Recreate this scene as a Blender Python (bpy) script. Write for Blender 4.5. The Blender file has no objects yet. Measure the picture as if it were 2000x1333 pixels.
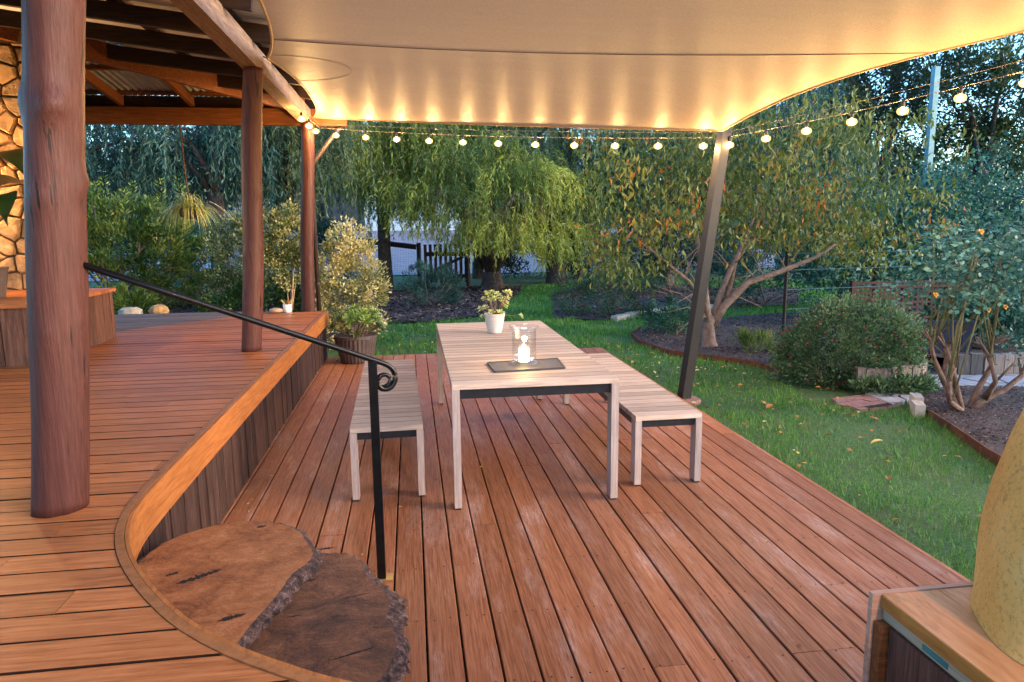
import bpy, math, random
import numpy as np
from mathutils import Vector, Matrix
random.seed(7)
RNG = np.random.default_rng(11)
scene = bpy.context.scene
COL = scene.collection
PI = math.pi

# ------------------------------------------------------------------ camera, sky, sun, exposure
def make_camera():
    yaw, pitch, roll = .1409, .1628, -.0111
    cy, sy, cp, sp = math.cos(yaw), math.sin(yaw), math.cos(pitch), math.sin(pitch)
    F = Vector((sy * cp, cy * cp, -sp)); R = Vector((cy, -sy, 0)); U = R.cross(F)
    R2 = math.cos(roll) * R + math.sin(roll) * U
    U2 = -math.sin(roll) * R + math.cos(roll) * U
    M = Matrix((R2, U2, -F)).transposed().to_4x4()
    M.translation = Vector((0, 0, 1.6099))
    cd = bpy.data.cameras.new('camera'); co = bpy.data.objects.new('camera', cd); COL.objects.link(co)
    co.matrix_world = M
    cd.sensor_width = 36; cd.lens = 36 * 1365.7 / 2000
    cd.clip_start = .05; cd.clip_end = 900
    scene.camera = co
make_camera()

SUN_EL, SUN_AZ = math.radians(5.0), math.radians(112)
world = bpy.data.worlds.new('World'); scene.world = world
world.use_nodes = True
wn = world.node_tree
bg = wn.nodes['Background']
sky = wn.nodes.new('ShaderNodeTexSky'); sky.sky_type = 'NISHITA'
sky.sun_disc = False; sky.sun_elevation = SUN_EL; sky.sun_rotation = SUN_AZ
sky.air_density = 1.0; sky.dust_density = 1.6; sky.ozone_density = 4.0
wn.links.new(sky.outputs[0], bg.inputs[0]); bg.inputs[1].default_value = .15
sd = bpy.data.lights.new('sun', 'SUN'); sd.energy = .22; sd.angle = math.radians(25); sd.color = (1, .86, .78)
so = bpy.data.objects.new('sun', sd); COL.objects.link(so)
_d = Vector((math.sin(SUN_AZ) * math.cos(SUN_EL), math.cos(SUN_AZ) * math.cos(SUN_EL), math.sin(SUN_EL) + .25)).normalized()
so.rotation_euler = _d.to_track_quat('Z', 'Y').to_euler()

scene.view_settings.view_transform = 'Standard'
scene.view_settings.look = 'None'
scene.view_settings.exposure = 3.7
scene.view_settings.gamma = 1
scene.view_settings.use_curve_mapping = False
scene.render.engine = 'CYCLES'
cy = scene.cycles
cy.use_denoising = True
cy.max_bounces = 7; cy.diffuse_bounces = 3; cy.glossy_bounces = 3; cy.transmission_bounces = 5; cy.transparent_max_bounces = 32
cy.sample_clamp_indirect = 4; cy.caustics_reflective = False; cy.caustics_refractive = False

WARM = (1.0, .57, .21)

# ------------------------------------------------------------------ material helpers
def newmat(name):
    m = bpy.data.materials.new(name); m.use_nodes = True
    nt = m.node_tree
    return m, nt, nt.nodes['Principled BSDF'], nt.nodes['Material Output']

def nd(nt, t, **kw):
    n = nt.nodes.new(t)
    for k, v in kw.items():
        setattr(n, k, v)
    return n

def ramp(nt, src, stops):
    r = nd(nt, 'ShaderNodeValToRGB')
    e = r.color_ramp.elements
    while len(e) < len(stops): e.new(.5)
    for i, (p, c) in enumerate(stops):
        e[i].position = p
        e[i].color = (*c, 1) if len(c) == 3 else c
    nt.links.new(src, r.inputs[0])
    return r.outputs[0]

def vec(nt, scale=(1, 1, 1), rand=0):
    tc = nd(nt, 'ShaderNodeTexCoord')
    out = tc.outputs['Object']
    if rand:
        oi = nd(nt, 'ShaderNodeObjectInfo')
        ml = nd(nt, 'ShaderNodeMath', operation='MULTIPLY'); nt.links.new(oi.outputs['Random'], ml.inputs[0]); ml.inputs[1].default_value = rand
        ad = nd(nt, 'ShaderNodeVectorMath', operation='ADD'); nt.links.new(out, ad.inputs[0]); nt.links.new(ml.outputs[0], ad.inputs[1])
        out = ad.outputs[0]
    mp = nd(nt, 'ShaderNodeMapping'); mp.inputs['Scale'].default_value = scale
    nt.links.new(out, mp.inputs[0])
    return mp.outputs[0]

def noise(nt, v, scale=5, detail=5, rough=.6, dist=0):
    n = nd(nt, 'ShaderNodeTexNoise'); nt.links.new(v, n.inputs['Vector'])
    n.inputs['Scale'].default_value = scale; n.inputs['Detail'].default_value = detail
    n.inputs['Roughness'].default_value = rough; n.inputs['Distortion'].default_value = dist
    return n.outputs[0]

def mix(nt, fac, a, b, blend='MIX'):
    n = nd(nt, 'ShaderNodeMix', data_type='RGBA', blend_type=blend)
    for s, v in ((n.inputs[0], fac), (n.inputs[6], a), (n.inputs[7], b)):
        if isinstance(v, (int, float)): s.default_value = v
        elif isinstance(v, tuple): s.default_value = (*v, 1)
        else: nt.links.new(v, s)
    return n.outputs[2]

def bump(nt, bsdf, h, strength=.3, dist=.01):
    b = nd(nt, 'ShaderNodeBump'); b.inputs['Strength'].default_value = strength; b.inputs['Distance'].default_value = dist
    nt.links.new(h, b.inputs['Height']); nt.links.new(b.outputs[0], bsdf.inputs['Normal'])

def wood(name, cols, axis='x', rough=.55, patch=None, patch_pos=(.55, .75), patch_scale=1.2, var=.18, grain=1.0, bs=.35, stain=None, spots=()):
    m, nt, b, o = newmat(name)
    lo, hi = 2.4, 34 * grain
    sc = {'x': (lo, hi, hi), 'y': (hi, lo, hi), 'z': (hi, hi, lo)}[axis]
    v = vec(nt, sc, 37.0)
    g = noise(nt, v, 2.0, 8, .68, .35)
    c = ramp(nt, g, [(.28, cols[0]), (.5, cols[1]), (.74, cols[2])])
    v2 = vec(nt, tuple(s ** .45 for s in sc), 0)
    if patch:
        p = noise(nt, v2, patch_scale, 6, .68)
        pf = ramp(nt, p, [(patch_pos[0], (0, 0, 0)), (patch_pos[1], (1, 1, 1))])
        v3 = vec(nt, sc, 11.0); fine = noise(nt, v3, 7, 4, .7)
        ff = ramp(nt, fine, [(.42, (0, 0, 0)), (.62, (1, 1, 1))])
        mm = nd(nt, 'ShaderNodeMath', operation='MULTIPLY'); nt.links.new(pf, mm.inputs[0]); nt.links.new(ff, mm.inputs[1])
        c = mix(nt, mm.outputs[0], c, patch)
    if stain == 'cracks':
        q = {'x': (1.0, 26, 26), 'y': (26, 1.0, 26), 'z': (26, 26, 1.0)}[axis]
        cr = ramp(nt, noise(nt, vec(nt, q), 1.4, 3, .6, .2), [(.335, (1, 1, 1)), (.36, (0, 0, 0))]); c = mix(nt, cr, c, (.018, .008, .006))
    elif stain:
        p = noise(nt, vec(nt, (1, 1, 1)), 2.3, 5, .6)
        pf = ramp(nt, p, [(.52, (0, 0, 0)), (.7, (.8, .8, .8))])
        c = mix(nt, pf, c, stain)
    for (sx, sy, sr, sc_, sa) in spots:      # damp stains, an irregular blot each
        tc = nd(nt, 'ShaderNodeTexCoord'); sp = nd(nt, 'ShaderNodeVectorMath', operation='SUBTRACT'); sp.inputs[1].default_value = (sx, sy, 0); nt.links.new(tc.outputs['Object'], sp.inputs[0])
        ml = nd(nt, 'ShaderNodeVectorMath', operation='MULTIPLY'); ml.inputs[1].default_value = (1, .62, 0); nt.links.new(sp.outputs[0], ml.inputs[0])
        ln = nd(nt, 'ShaderNodeVectorMath', operation='LENGTH'); nt.links.new(ml.outputs[0], ln.inputs[0])
        nn_ = noise(nt, tc.outputs['Object'], 9, 5, .7); ad = nd(nt, 'ShaderNodeMath', operation='MULTIPLY_ADD'); nt.links.new(nn_, ad.inputs[0]); ad.inputs[1].default_value = sr * 1.6; nt.links.new(ln.outputs['Value'], ad.inputs[2])
        c = mix(nt, ramp(nt, ad.outputs[0], [(sr * 1.1, (sa, sa, sa)), (min(1, sr * 1.9), (0, 0, 0))]), c, sc_)
    oi = nd(nt, 'ShaderNodeObjectInfo')
    hs = nd(nt, 'ShaderNodeHueSaturation')
    mr = nd(nt, 'ShaderNodeMapRange'); nt.links.new(oi.outputs['Random'], mr.inputs[0]); mr.inputs[3].default_value = 1 - var; mr.inputs[4].default_value = 1 + var
    nt.links.new(mr.outputs[0], hs.inputs['Value']); nt.links.new(c, hs.inputs['Color'])
    nt.links.new(hs.outputs[0], b.inputs['Base Color'])
    rr = nd(nt, 'ShaderNodeMapRange'); nt.links.new(g, rr.inputs[0]); rr.inputs[3].default_value = rough + .12; rr.inputs[4].default_value = rough - .08
    nt.links.new(rr.outputs[0], b.inputs['Roughness'])
    b.inputs['Specular IOR Level'].default_value = .2
    bump(nt, b, g, bs, .004)
    return m

def plain(name, c, rough=.6, metal=0, var=.25, scale=8, bs=.2, bd=.005, spec=.3):
    m, nt, b, o = newmat(name)
    n = noise(nt, vec(nt), scale, 6, .65)
    lo = tuple(x * (1 - var) for x in c); hi = tuple(min(1, x * (1 + var)) for x in c)
    nt.links.new(ramp(nt, n, [(.3, lo), (.7, hi)]), b.inputs['Base Color'])
    b.inputs['Roughness'].default_value = rough; b.inputs['Metallic'].default_value = metal
    b.inputs['Specular IOR Level'].default_value = spec
    if bs: bump(nt, b, noise(nt, vec(nt), scale * 5, 5, .7), bs, bd)
    return m

def foliage(name, stops, rough=.5, trans=.3, spec=.35):
    m, nt, b, o = newmat(name)
    at = nd(nt, 'ShaderNodeAttribute', attribute_name='tint')
    c = ramp(nt, at.outputs['Fac'], stops)
    nt.links.new(c, b.inputs['Base Color']); b.inputs['Roughness'].default_value = rough
    b.inputs['Specular IOR Level'].default_value = spec
    tr = nd(nt, 'ShaderNodeBsdfTranslucent'); nt.links.new(c, tr.inputs[0])
    ms = nd(nt, 'ShaderNodeMixShader'); ms.inputs[0].default_value = trans
    nt.links.new(b.outputs[0], ms.inputs[1]); nt.links.new(tr.outputs[0], ms.inputs[2]); nt.links.new(ms.outputs[0], o.inputs[0])
    return m

def emit(name, c, s):
    m, nt, b, o = newmat(name)
    b.inputs['Base Color'].default_value = (*c, 1); b.inputs['Emission Color'].default_value = (*c, 1); b.inputs['Emission Strength'].default_value = s
    return m

M = {}
M['deck_low'] = wood('lower deck hardwood', [(.14, .042, .016), (.29, .102, .040), (.42, .17, .078)], 'y', .46, (.60, .42, .33), (.52, .74), .8, .16, grain=1.7, spots=((.60, 1.72, .13, (.16, .035, .012), .7), (.80, 1.76, .09, (.06, .035, .02), .6)))
M['deck_up'] = wood('upper deck hardwood', [(.17, .046, .013), (.36, .115, .034), (.50, .185, .062)], 'x', .42, (.42, .22, .13), (.6, .82), .9, .17)
M['deck_grey'] = wood('weathered grey decking', [(.08, .055, .045), (.15, .105, .085), (.22, .16, .13)], 'x', .7)
M['fascia'] = wood('orange hardwood fascia', [(.19, .055, .012), (.33, .11, .028), (.44, .17, .05)], 'y', .45, bs=.3)
M['batten'] = wood('dark stained batten', [(.016, .008, .006), (.045, .022, .016), (.095, .052, .038)], 'z', .7, (.15, .095, .08), (.6, .85), 2, .35)
M['panel'] = wood('dark brown box panel', [(.045, .018, .012), (.10, .042, .026), (.19, .09, .055)], 'z', .6, var=.3)
M['pole'] = wood('brown oiled round pole', [(.050, .016, .012), (.082, .027, .020), (.12, .044, .032)], 'z', .45, bs=.8, grain=1.6, stain='cracks')
M['beam'] = wood('red brown roof timber', [(.10, .028, .008), (.19, .06, .017), (.29, .10, .032)], 'x', .5)
M['beam_y'] = wood('edge beam timber', [(.14, .075, .05), (.26, .16, .11), (.40, .28, .19)], 'y', .65, (.08, .05, .04), (.5, .7), 2)
M['rafter'] = wood('dark roof rafter', [(.012, .006, .004), (.028, .012, .007), (.055, .024, .013)], 'x', .6)
M['teak_x'] = wood('washed teak slat', [(.30, .215, .16), (.44, .33, .25), (.55, .435, .345)], 'x', .6, (.30, .22, .17), (.55, .8), 2.2, .20, bs=.25)
M['teak_z'] = wood('washed teak leg', [(.24, .18, .15), (.36, .28, .24), (.48, .385, .33)], 'z', .6, (.25, .19, .16), (.55, .8), 2.5, .07, bs=.25)
M['steel'] = plain('charcoal powder coat', (.022, .023, .026), .38, .3, .2, 30, .05)
M['pole_dark'] = plain('dark bronze post', (.016, .013, .012), .5, .0, .15, 6, .05, spec=.25)
M['iron'] = plain('black wrought iron', (.015, .014, .014), .28, .6, .3, 20, .15, .002)
M['zinc'] = plain('corrugated zinc', (.55, .53, .50), .5, .25, .2, 3, .1)
M['stone'] = plain('honey sandstone', (.44, .265, .125), .9, 0, .55, 9, .9, .03)
M['mortar'] = plain('dark mortar', (.16, .105, .06), .95, 0, .4, 20, .5)
M['slab'] = None
M['bark'] = plain('charred bark', (.055, .045, .042), .8, 0, .9, 26, .9, .02)
M['soil'] = plain('dark soil', (.035, .022, .016), .95, 0, .5, 30, .8, .02)
M['trunk'] = plain('rough brown bark', (.075, .052, .042), .9, 0, .5, 14, .9, .03)
M['trunk_pale'] = plain('pale fruit tree bark', (.20, .135, .10), .8, 0, .45, 16, .6, .02)
M['twig'] = plain('bare pinkish twig', (.17, .105, .07), .8, 0, .3, 10, 0)
M['cane'] = plain('olive rose cane', (.13, .115, .045), .6, 0, .35, 12, .2)
M['cane_brown'] = plain('brown rose wood', (.14, .085, .06), .8, 0, .5, 18, .6, .01)
M['potdark'] = plain('dark ribbed glaze', (.085, .062, .055), .35, 0, .3, 6, .1)
M['potwhite'] = plain('cream ceramic', (.56, .49, .43), .4, 0, .06, 4, .03)
M['white'] = plain('white glaze', (.75, .73, .70), .4, 0, .06, 4, .0)
M['tray'] = plain('slate tray', (.055, .05, .048), .5, 0, .25, 25, .2)
M['render'] = None
M['limestone'] = plain('pale limestone', (.42, .36, .29), .85, 0, .3, 8, .5)
M['ochre'] = plain('ochre rock', (.42, .24, .10), .85, 0, .4, 8, .6)
M['sleeper'] = wood('grey weathered sleeper', [(.11, .08, .065), (.20, .16, .135), (.30, .25, .22)], 'z', .85, var=.22)
M['rust'] = plain('rusted steel edging', (.12, .045, .022), .85, .1, .5, 12, .3)
M['brick'] = plain('pale red paver', (.27, .14, .115), .85, 0, .3, 14, .4)
M['paver'] = plain('grey blue paver', (.30, .28, .28), .85, 0, .25, 10, .4)
M['navy'] = plain('navy painted board', (.006, .012, .032), .7, 0, .2, 4, .05, spec=.1)
M['galv'] = plain('galvanised post', (.13, .23, .25), .45, .4, .2, 9, .1)
M['fence'] = plain('black brown fence timber', (.022, .014, .012), .75, 0, .4, 12, .3)
M['lattice'] = plain('red brown lattice', (.06, .026, .018), .8, 0, .3, 12, .2)
M['rope'] = plain('brown rope', (.16, .08, .04), .9, 0, .3, 60, .3)
M['cable'] = plain('pale cable', (.16, .13, .10), .6, 0, .1, 10, 0)
M['socket'] = plain('black socket', (.02, .02, .02), .5, 0, .1, 10, 0)
M['garage'] = plain('pale painted steel', (.62, .68, .70), .5, 0, .06, 2, 0)
M['garagewall'] = plain('dark cladding', (.05, .055, .06), .7, 0, .2, 3, 0)
M['metalroof'] = plain('grey metal roof', (.25, .27, .29), .5, .3, .1, 3, 0)
M['filament'] = emit('lit filament core', (1.0, .65, .28), 235)
def make_bulb():
    m, nt, b, o = newmat('warm bulb glass')
    e_ = nd(nt, 'ShaderNodeEmission'); e_.inputs[0].default_value = (1, .60, .20, 1); e_.inputs[1].default_value = .30
    t_ = nd(nt, 'ShaderNodeBsdfTransparent'); t_.inputs[0].default_value = (1, .9, .75, 1)
    ad = nd(nt, 'ShaderNodeMixShader'); ad.inputs[0].default_value = .55; nt.links.new(t_.outputs[0], ad.inputs[1]); nt.links.new(e_.outputs[0], ad.inputs[2]); nt.links.new(ad.outputs[0], o.inputs[0])
    return m
M['bulb'] = make_bulb()
M['lampglass'] = emit('lit opal glass', (1.0, .62, .3), 30)  # glowing shades of the two assumed lamps out of view
M['flame'] = emit('candle flame', (1.0, .62, .22), 60)
M['thread'] = plain('seam thread', (.22, .14, .08), .8, 0, .1, 10, 0)
M['screw'] = plain('dark screw head', (.02, .012, .01), .5, .5, .1, 10, 0)
M['downpipe'] = plain('brown downpipe', (.055, .036, .03), .4, .2, .15, 5, 0)
M['redflower'] = plain('red petal', (.30, .012, .02), .5, 0, .3, 10, 0)
M['yellowflower'] = plain('yellow orange petal', (.65, .32, .04), .5, 0, .3, 10, 0)
M['pebble'] = plain('tan pebble', (.42, .27, .17), .7, 0, .2, 12, .1)
M['brass'] = plain('brass foot', (.45, .32, .12), .4, .7, .2, 12, 0)
M['particle'] = wood('raw sheet edge', [(.30, .20, .11), (.42, .30, .18), (.52, .40, .26)], 'y', .7)
M['green_ink'] = plain('green stamp ink', (.05, .16, .13), .7, 0, .2, 10, 0)

def make_slab(cols=((.07, .022, .009), (.26, .085, .027), (.42, .15, .048), (.56, .25, .10))):
    m, nt, b, o = newmat('burl slab timber')
    n1 = noise(nt, vec(nt, (1, 1.3, 1)), 6.5, 10, .82, .35)
    c = ramp(nt, n1, [(.32, cols[0]), (.43, cols[1]), (.55, cols[2]), (.68, cols[3])])
    n2 = noise(nt, vec(nt, (1, 1, 1)), 70, 6, .8, .2)
    c = mix(nt, .5, c, ramp(nt, n2, [(.3, (.45, .42, .4)), (.6, (1, 1, 1))]), 'MULTIPLY')
    vo = nd(nt, 'ShaderNodeTexVoronoi', feature='DISTANCE_TO_EDGE'); nt.links.new(vec(nt, (1, 1.6, 1)), vo.inputs['Vector']); vo.inputs['Scale'].default_value = 3
    n4 = noise(nt, vec(nt, (1, 3.2, 1)), 3.0, 6, .7)
    crack = ramp(nt, n4, [(.30, (1, 1, 1)), (.34, (0, 0, 0))])
    c = mix(nt, crack, c, (.012, .010, .010))
    nt.links.new(c, b.inputs['Base Color']); b.inputs['Roughness'].default_value = .55; b.inputs['Specular IOR Level'].default_value = .25
    bump(nt, b, n2, .8, .015)
    return m
M['slab'] = make_slab()
M['slab_dark'] = make_slab(((.028, .014, .010), (.10, .046, .026), (.22, .090, .042), (.36, .17, .085)))

def make_bark():
    m, nt, b, o = newmat('crusty bark edge')
    n1 = noise(nt, vec(nt), 34, 10, .85)
    c = ramp(nt, n1, [(.42, (.012, .009, .009)), (.52, (.11, .045, .028)), (.60, (.30, .19, .15)), (.72, (.62, .52, .49))])
    nt.links.new(c, b.inputs['Base Color']); b.inputs['Roughness'].default_value = .8
    bump(nt, b, n1, .9, .03)
    return m
M['bark'] = make_bark()

def make_render():
    m, nt, b, o = newmat('yellow ochre render')
    n1 = noise(nt, vec(nt, (1, 1, .6)), 3.2, 6, .6)
    c = ramp(nt, n1, [(.3, (.72, .34, .065)), (.5, (.88, .46, .105)), (.7, (.92, .57, .19))])
    n2 = noise(nt, vec(nt, (1, 1, .5)), 2.2, 8, .75, 1.2)
    c = mix(nt, ramp(nt, n2, [(.60, (0, 0, 0)), (.66, (.7, .7, .7)), (.70, (0, 0, 0))]), c, (.36, .20, .08))
    n3 = noise(nt, vec(nt), 70, 6, .8)
    c = mix(nt, .5, c, ramp(nt, n3, [(.36, (.30, .24, .18)), (.5, (1, 1, 1))]), 'MULTIPLY')
    nt.links.new(c, b.inputs['Base Color']); b.inputs['Roughness'].default_value = .9
    bump(nt, b, n3, .9, .012)
    return m
M['render'] = make_render()
M['topslab'] = wood('pale orange bench top', [(.42, .17, .05), (.58, .27, .10), (.68, .37, .17)], 'y', .5, (.22, .09, .035), (.5, .75), 1.3, .06, grain=.5, bs=.15)
M['topedge'] = wood('orange bench top edge', [(.34, .11, .02), (.50, .19, .04), (.60, .26, .07)], 'y', .4, grain=.5)

def make_sail():
    m, nt, b, o = newmat('beige shade cloth')
    v = vec(nt)
    n1 = noise(nt, vec(nt, (1, 6, 1)), 60, 4, .85)
    c = ramp(nt, n1, [(.34, (.39, .27, .165)), (.66, (.71, .53, .35))])
    n2 = noise(nt, vec(nt, (.5, 3, 1)), 2.2, 5, .7)
    c = mix(nt, .3, c, ramp(nt, n2, [(.3, (.72, .70, .68)), (.7, (1, 1, 1))]), 'MULTIPLY')
    nt.links.new(c, b.inputs['Base Color']); b.inputs['Roughness'].default_value = .5; b.inputs['Specular IOR Level'].default_value = .35
    bump(nt, b, n1, .5, .002)
    tr = nd(nt, 'ShaderNodeBsdfTranslucent'); nt.links.new(c, tr.inputs[0])
    ms = nd(nt, 'ShaderNodeMixShader'); ms.inputs[0].default_value = .12
    nt.links.new(b.outputs[0], ms.inputs[1]); nt.links.new(tr.outputs[0], ms.inputs[2]); nt.links.new(ms.outputs[0], o.inputs[0])
    return m
M['sail'] = make_sail()

def make_glass():
    m, nt, b, o = newmat('clear blown glass')
    gl = nd(nt, 'ShaderNodeBsdfGlossy'); gl.inputs['Roughness'].default_value = .03
    tr = nd(nt, 'ShaderNodeBsdfTransparent'); tr.inputs[0].default_value = (.975, .975, .975, 1)
    lw = nd(nt, 'ShaderNodeLayerWeight'); lw.inputs[0].default_value = .5
    n1 = noise(nt, vec(nt), 14, 2, .5); bp = nd(nt, 'ShaderNodeBump'); bp.inputs['Strength'].default_value = .35; bp.inputs['Distance'].default_value = .01
    nt.links.new(n1, bp.inputs['Height']); nt.links.new(bp.outputs[0], gl.inputs['Normal']); nt.links.new(bp.outputs[0], lw.inputs['Normal'])
    pw_ = nd(nt, 'ShaderNodeMath', operation='POWER'); nt.links.new(lw.outputs['Facing'], pw_.inputs[0]); pw_.inputs[1].default_value = 4
    ma_ = nd(nt, 'ShaderNodeMath', operation='MULTIPLY_ADD'); nt.links.new(pw_.outputs[0], ma_.inputs[0]); ma_.inputs[1].default_value = .45; ma_.inputs[2].default_value = .05
    ms = nd(nt, 'ShaderNodeMixShader'); nt.links.new(ma_.outputs[0], ms.inputs[0]); nt.links.new(tr.outputs[0], ms.inputs[1]); nt.links.new(gl.outputs[0], ms.inputs[2])
    nt.links.new(ms.outputs[0], o.inputs[0])
    return m
M['glass'] = make_glass()
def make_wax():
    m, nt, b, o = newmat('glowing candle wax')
    b.inputs['Base Color'].default_value = (.85, .72, .5, 1); b.inputs['Emission Color'].default_value = (1, .70, .36, 1); b.inputs['Emission Strength'].default_value = .5  # emission put into the wax imitates flame light passing through it
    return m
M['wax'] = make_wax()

def make_ground():
    m, nt, b, o = newmat('lawn soil and turf')
    n1 = noise(nt, vec(nt), 1.6, 6, .65); n2 = noise(nt, vec(nt), 40, 5, .7)
    c = ramp(nt, n2, [(.3, (.018, .045, .010)), (.55, (.045, .12, .022)), (.75, (.10, .19, .04))])
    c = mix(nt, ramp(nt, n1, [(.45, (0, 0, 0)), (.68, (.7, .7, .7))]), c, (.09, .10, .035))
    nt.links.new(c, b.inputs['Base Color']); b.inputs['Roughness'].default_value = .95
    bump(nt, b, n2, .8, .03)
    return m
M['ground'] = make_ground()
def make_mulch():
    m, nt, b, o = newmat('bark mulch bed')
    n1 = noise(nt, vec(nt), 38, 6, .75); n2 = noise(nt, vec(nt), 2, 4, .6)
    c = ramp(nt, n1, [(.3, (.018, .011, .009)), (.5, (.07, .04, .032)), (.66, (.17, .11, .09))])
    c = mix(nt, ramp(nt, n2, [(.5, (0, 0, 0)), (.7, (.6, .6, .6))]), c, (.02, .035, .012))
    nt.links.new(c, b.inputs['Base Color']); b.inputs['Roughness'].default_value = .95
    bump(nt, b, n1, 1, .05)
    return m
M['mulch'] = make_mulch()
def make_drive():
    m, nt, b, o = newmat('clay paver driveway')
    br = nd(nt, 'ShaderNodeTexBrick'); nt.links.new(vec(nt, (1, 1, 1)), br.inputs['Vector'])
    br.inputs['Scale'].default_value = 2.2; br.inputs['Mortar Size'].default_value = .03
    br.inputs['Color1'].default_value = (.30, .23, .22, 1); br.inputs['Color2'].default_value = (.40, .33, .32, 1); br.inputs['Mortar'].default_value = (.16, .13, .13, 1)
    n1 = noise(nt, vec(nt, (1, 3, 1)), 3, 5, .7)
    c = mix(nt, .5, br.outputs[0], ramp(nt, n1, [(.35, (.5, .5, .5)), (.65, (1, 1, 1))]), 'MULTIPLY')
    nt.links.new(c, b.inputs['Base Color']); b.inputs['Roughness'].default_value = .8
    bump(nt, b, n1, .3, .02)
    return m
M['drive'] = make_drive()

M['rim'] = plain('brown oiled rim', (.26, .095, .03), .45, 0, .35, 30, .2)
M['warmboard'] = wood('warm edge board', [(.30, .15, .08), (.42, .24, .15), (.54, .34, .23)], 'x', .6)
M['gapshade'] = plain('dark board edge', (.022, .010, .006), .9, 0, .3, 20, 0, spec=.1)  # board sides darkened to paint the shade of the gaps
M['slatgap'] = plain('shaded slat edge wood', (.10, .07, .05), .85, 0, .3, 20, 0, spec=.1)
M['crackdark'] = plain('painted black crack', (.010, .009, .010), .7, 0, .5, 60, .6, .01)
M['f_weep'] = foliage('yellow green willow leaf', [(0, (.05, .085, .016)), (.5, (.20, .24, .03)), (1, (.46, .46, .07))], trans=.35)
M['f_weepdark'] = foliage('dark willow leaf', [(0, (.018, .045, .022)), (.6, (.060, .10, .036)), (1, (.16, .175, .05))])
M['f_teal'] = foliage('teal needle foliage', [(0, (.014, .042, .030)), (.6, (.045, .11, .070)), (1, (.11, .19, .115))])
M['f_plum'] = foliage('plum leaf turning', [(0, (.045, .085, .016)), (.6, (.15, .18, .032)), (.85, (.28, .25, .045)), (.93, (.42, .14, .025)), (1, (.50, .12, .02))], trans=.35)
M['f_hedge'] = foliage('hedge leaf', [(0, (.03, .075, .014)), (.6, (.11, .18, .028)), (1, (.30, .32, .05))])
M['f_varieg'] = foliage('cream edged leaf', [(0, (.06, .09, .025)), (.35, (.20, .22, .06)), (.65, (.52, .46, .17)), (1, (.75, .64, .32))], trans=.25)
M['f_fuch'] = foliage('fuchsia leaf', [(0, (.026, .07, .028)), (.6, (.085, .16, .065)), (1, (.20, .29, .13))])
M['f_ivy'] = foliage('ivy leaf', [(0, (.016, .06, .038)), (.6, (.05, .15, .085)), (1, (.13, .28, .15))], rough=.4)
M['f_rose'] = foliage('rose leaf', [(0, (.02, .07, .05)), (.6, (.05, .15, .105)), (1, (.15, .32, .25))], rough=.42)
M['f_silver'] = foliage('silver leaf', [(0, (.10, .15, .15)), (1, (.36, .42, .40))])
M['f_far'] = foliage('far tree foliage', [(0, (.012, .026, .014)), (.6, (.030, .055, .028)), (1, (.06, .09, .04))])
M['f_grass'] = foliage('grass blade', [(0, (.034, .11, .014)), (.6, (.095, .28, .032)), (.93, (.21, .38, .05)), (1, (.38, .34, .15))], rough=.55, trans=.3)
M['f_chip'] = foliage('bark chip', [(0, (.025, .015, .012)), (.7, (.12, .075, .06)), (1, (.32, .24, .20))], rough=.9, trans=0)
M['f_litter'] = foliage('fallen leaf', [(0, (.16, .07, .025)), (.4, (.42, .17, .04)), (.7, (.55, .38, .08)), (1, (.55, .45, .30))], rough=.7, trans=.1)
M['f_spider'] = foliage('spider plant blade', [(0, (.20, .26, .04)), (.5, (.50, .48, .14)), (1, (.75, .70, .36))])
M['f_succ'] = foliage('yellow green succulent', [(0, (.20, .27, .05)), (.6, (.48, .50, .14)), (1, (.68, .64, .30))], rough=.4, trans=.2)
M['f_aeon'] = foliage('aeonium leaf', [(0, (.085, .035, .03)), (.25, (.06, .11, .02)), (.7, (.13, .22, .03)), (1, (.30, .38, .08))], rough=.32, trans=.15)
M['f_big'] = foliage('big glossy leaf', [(0, (.012, .035, .012)), (1, (.04, .085, .02))], rough=.35, trans=.15)

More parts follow.
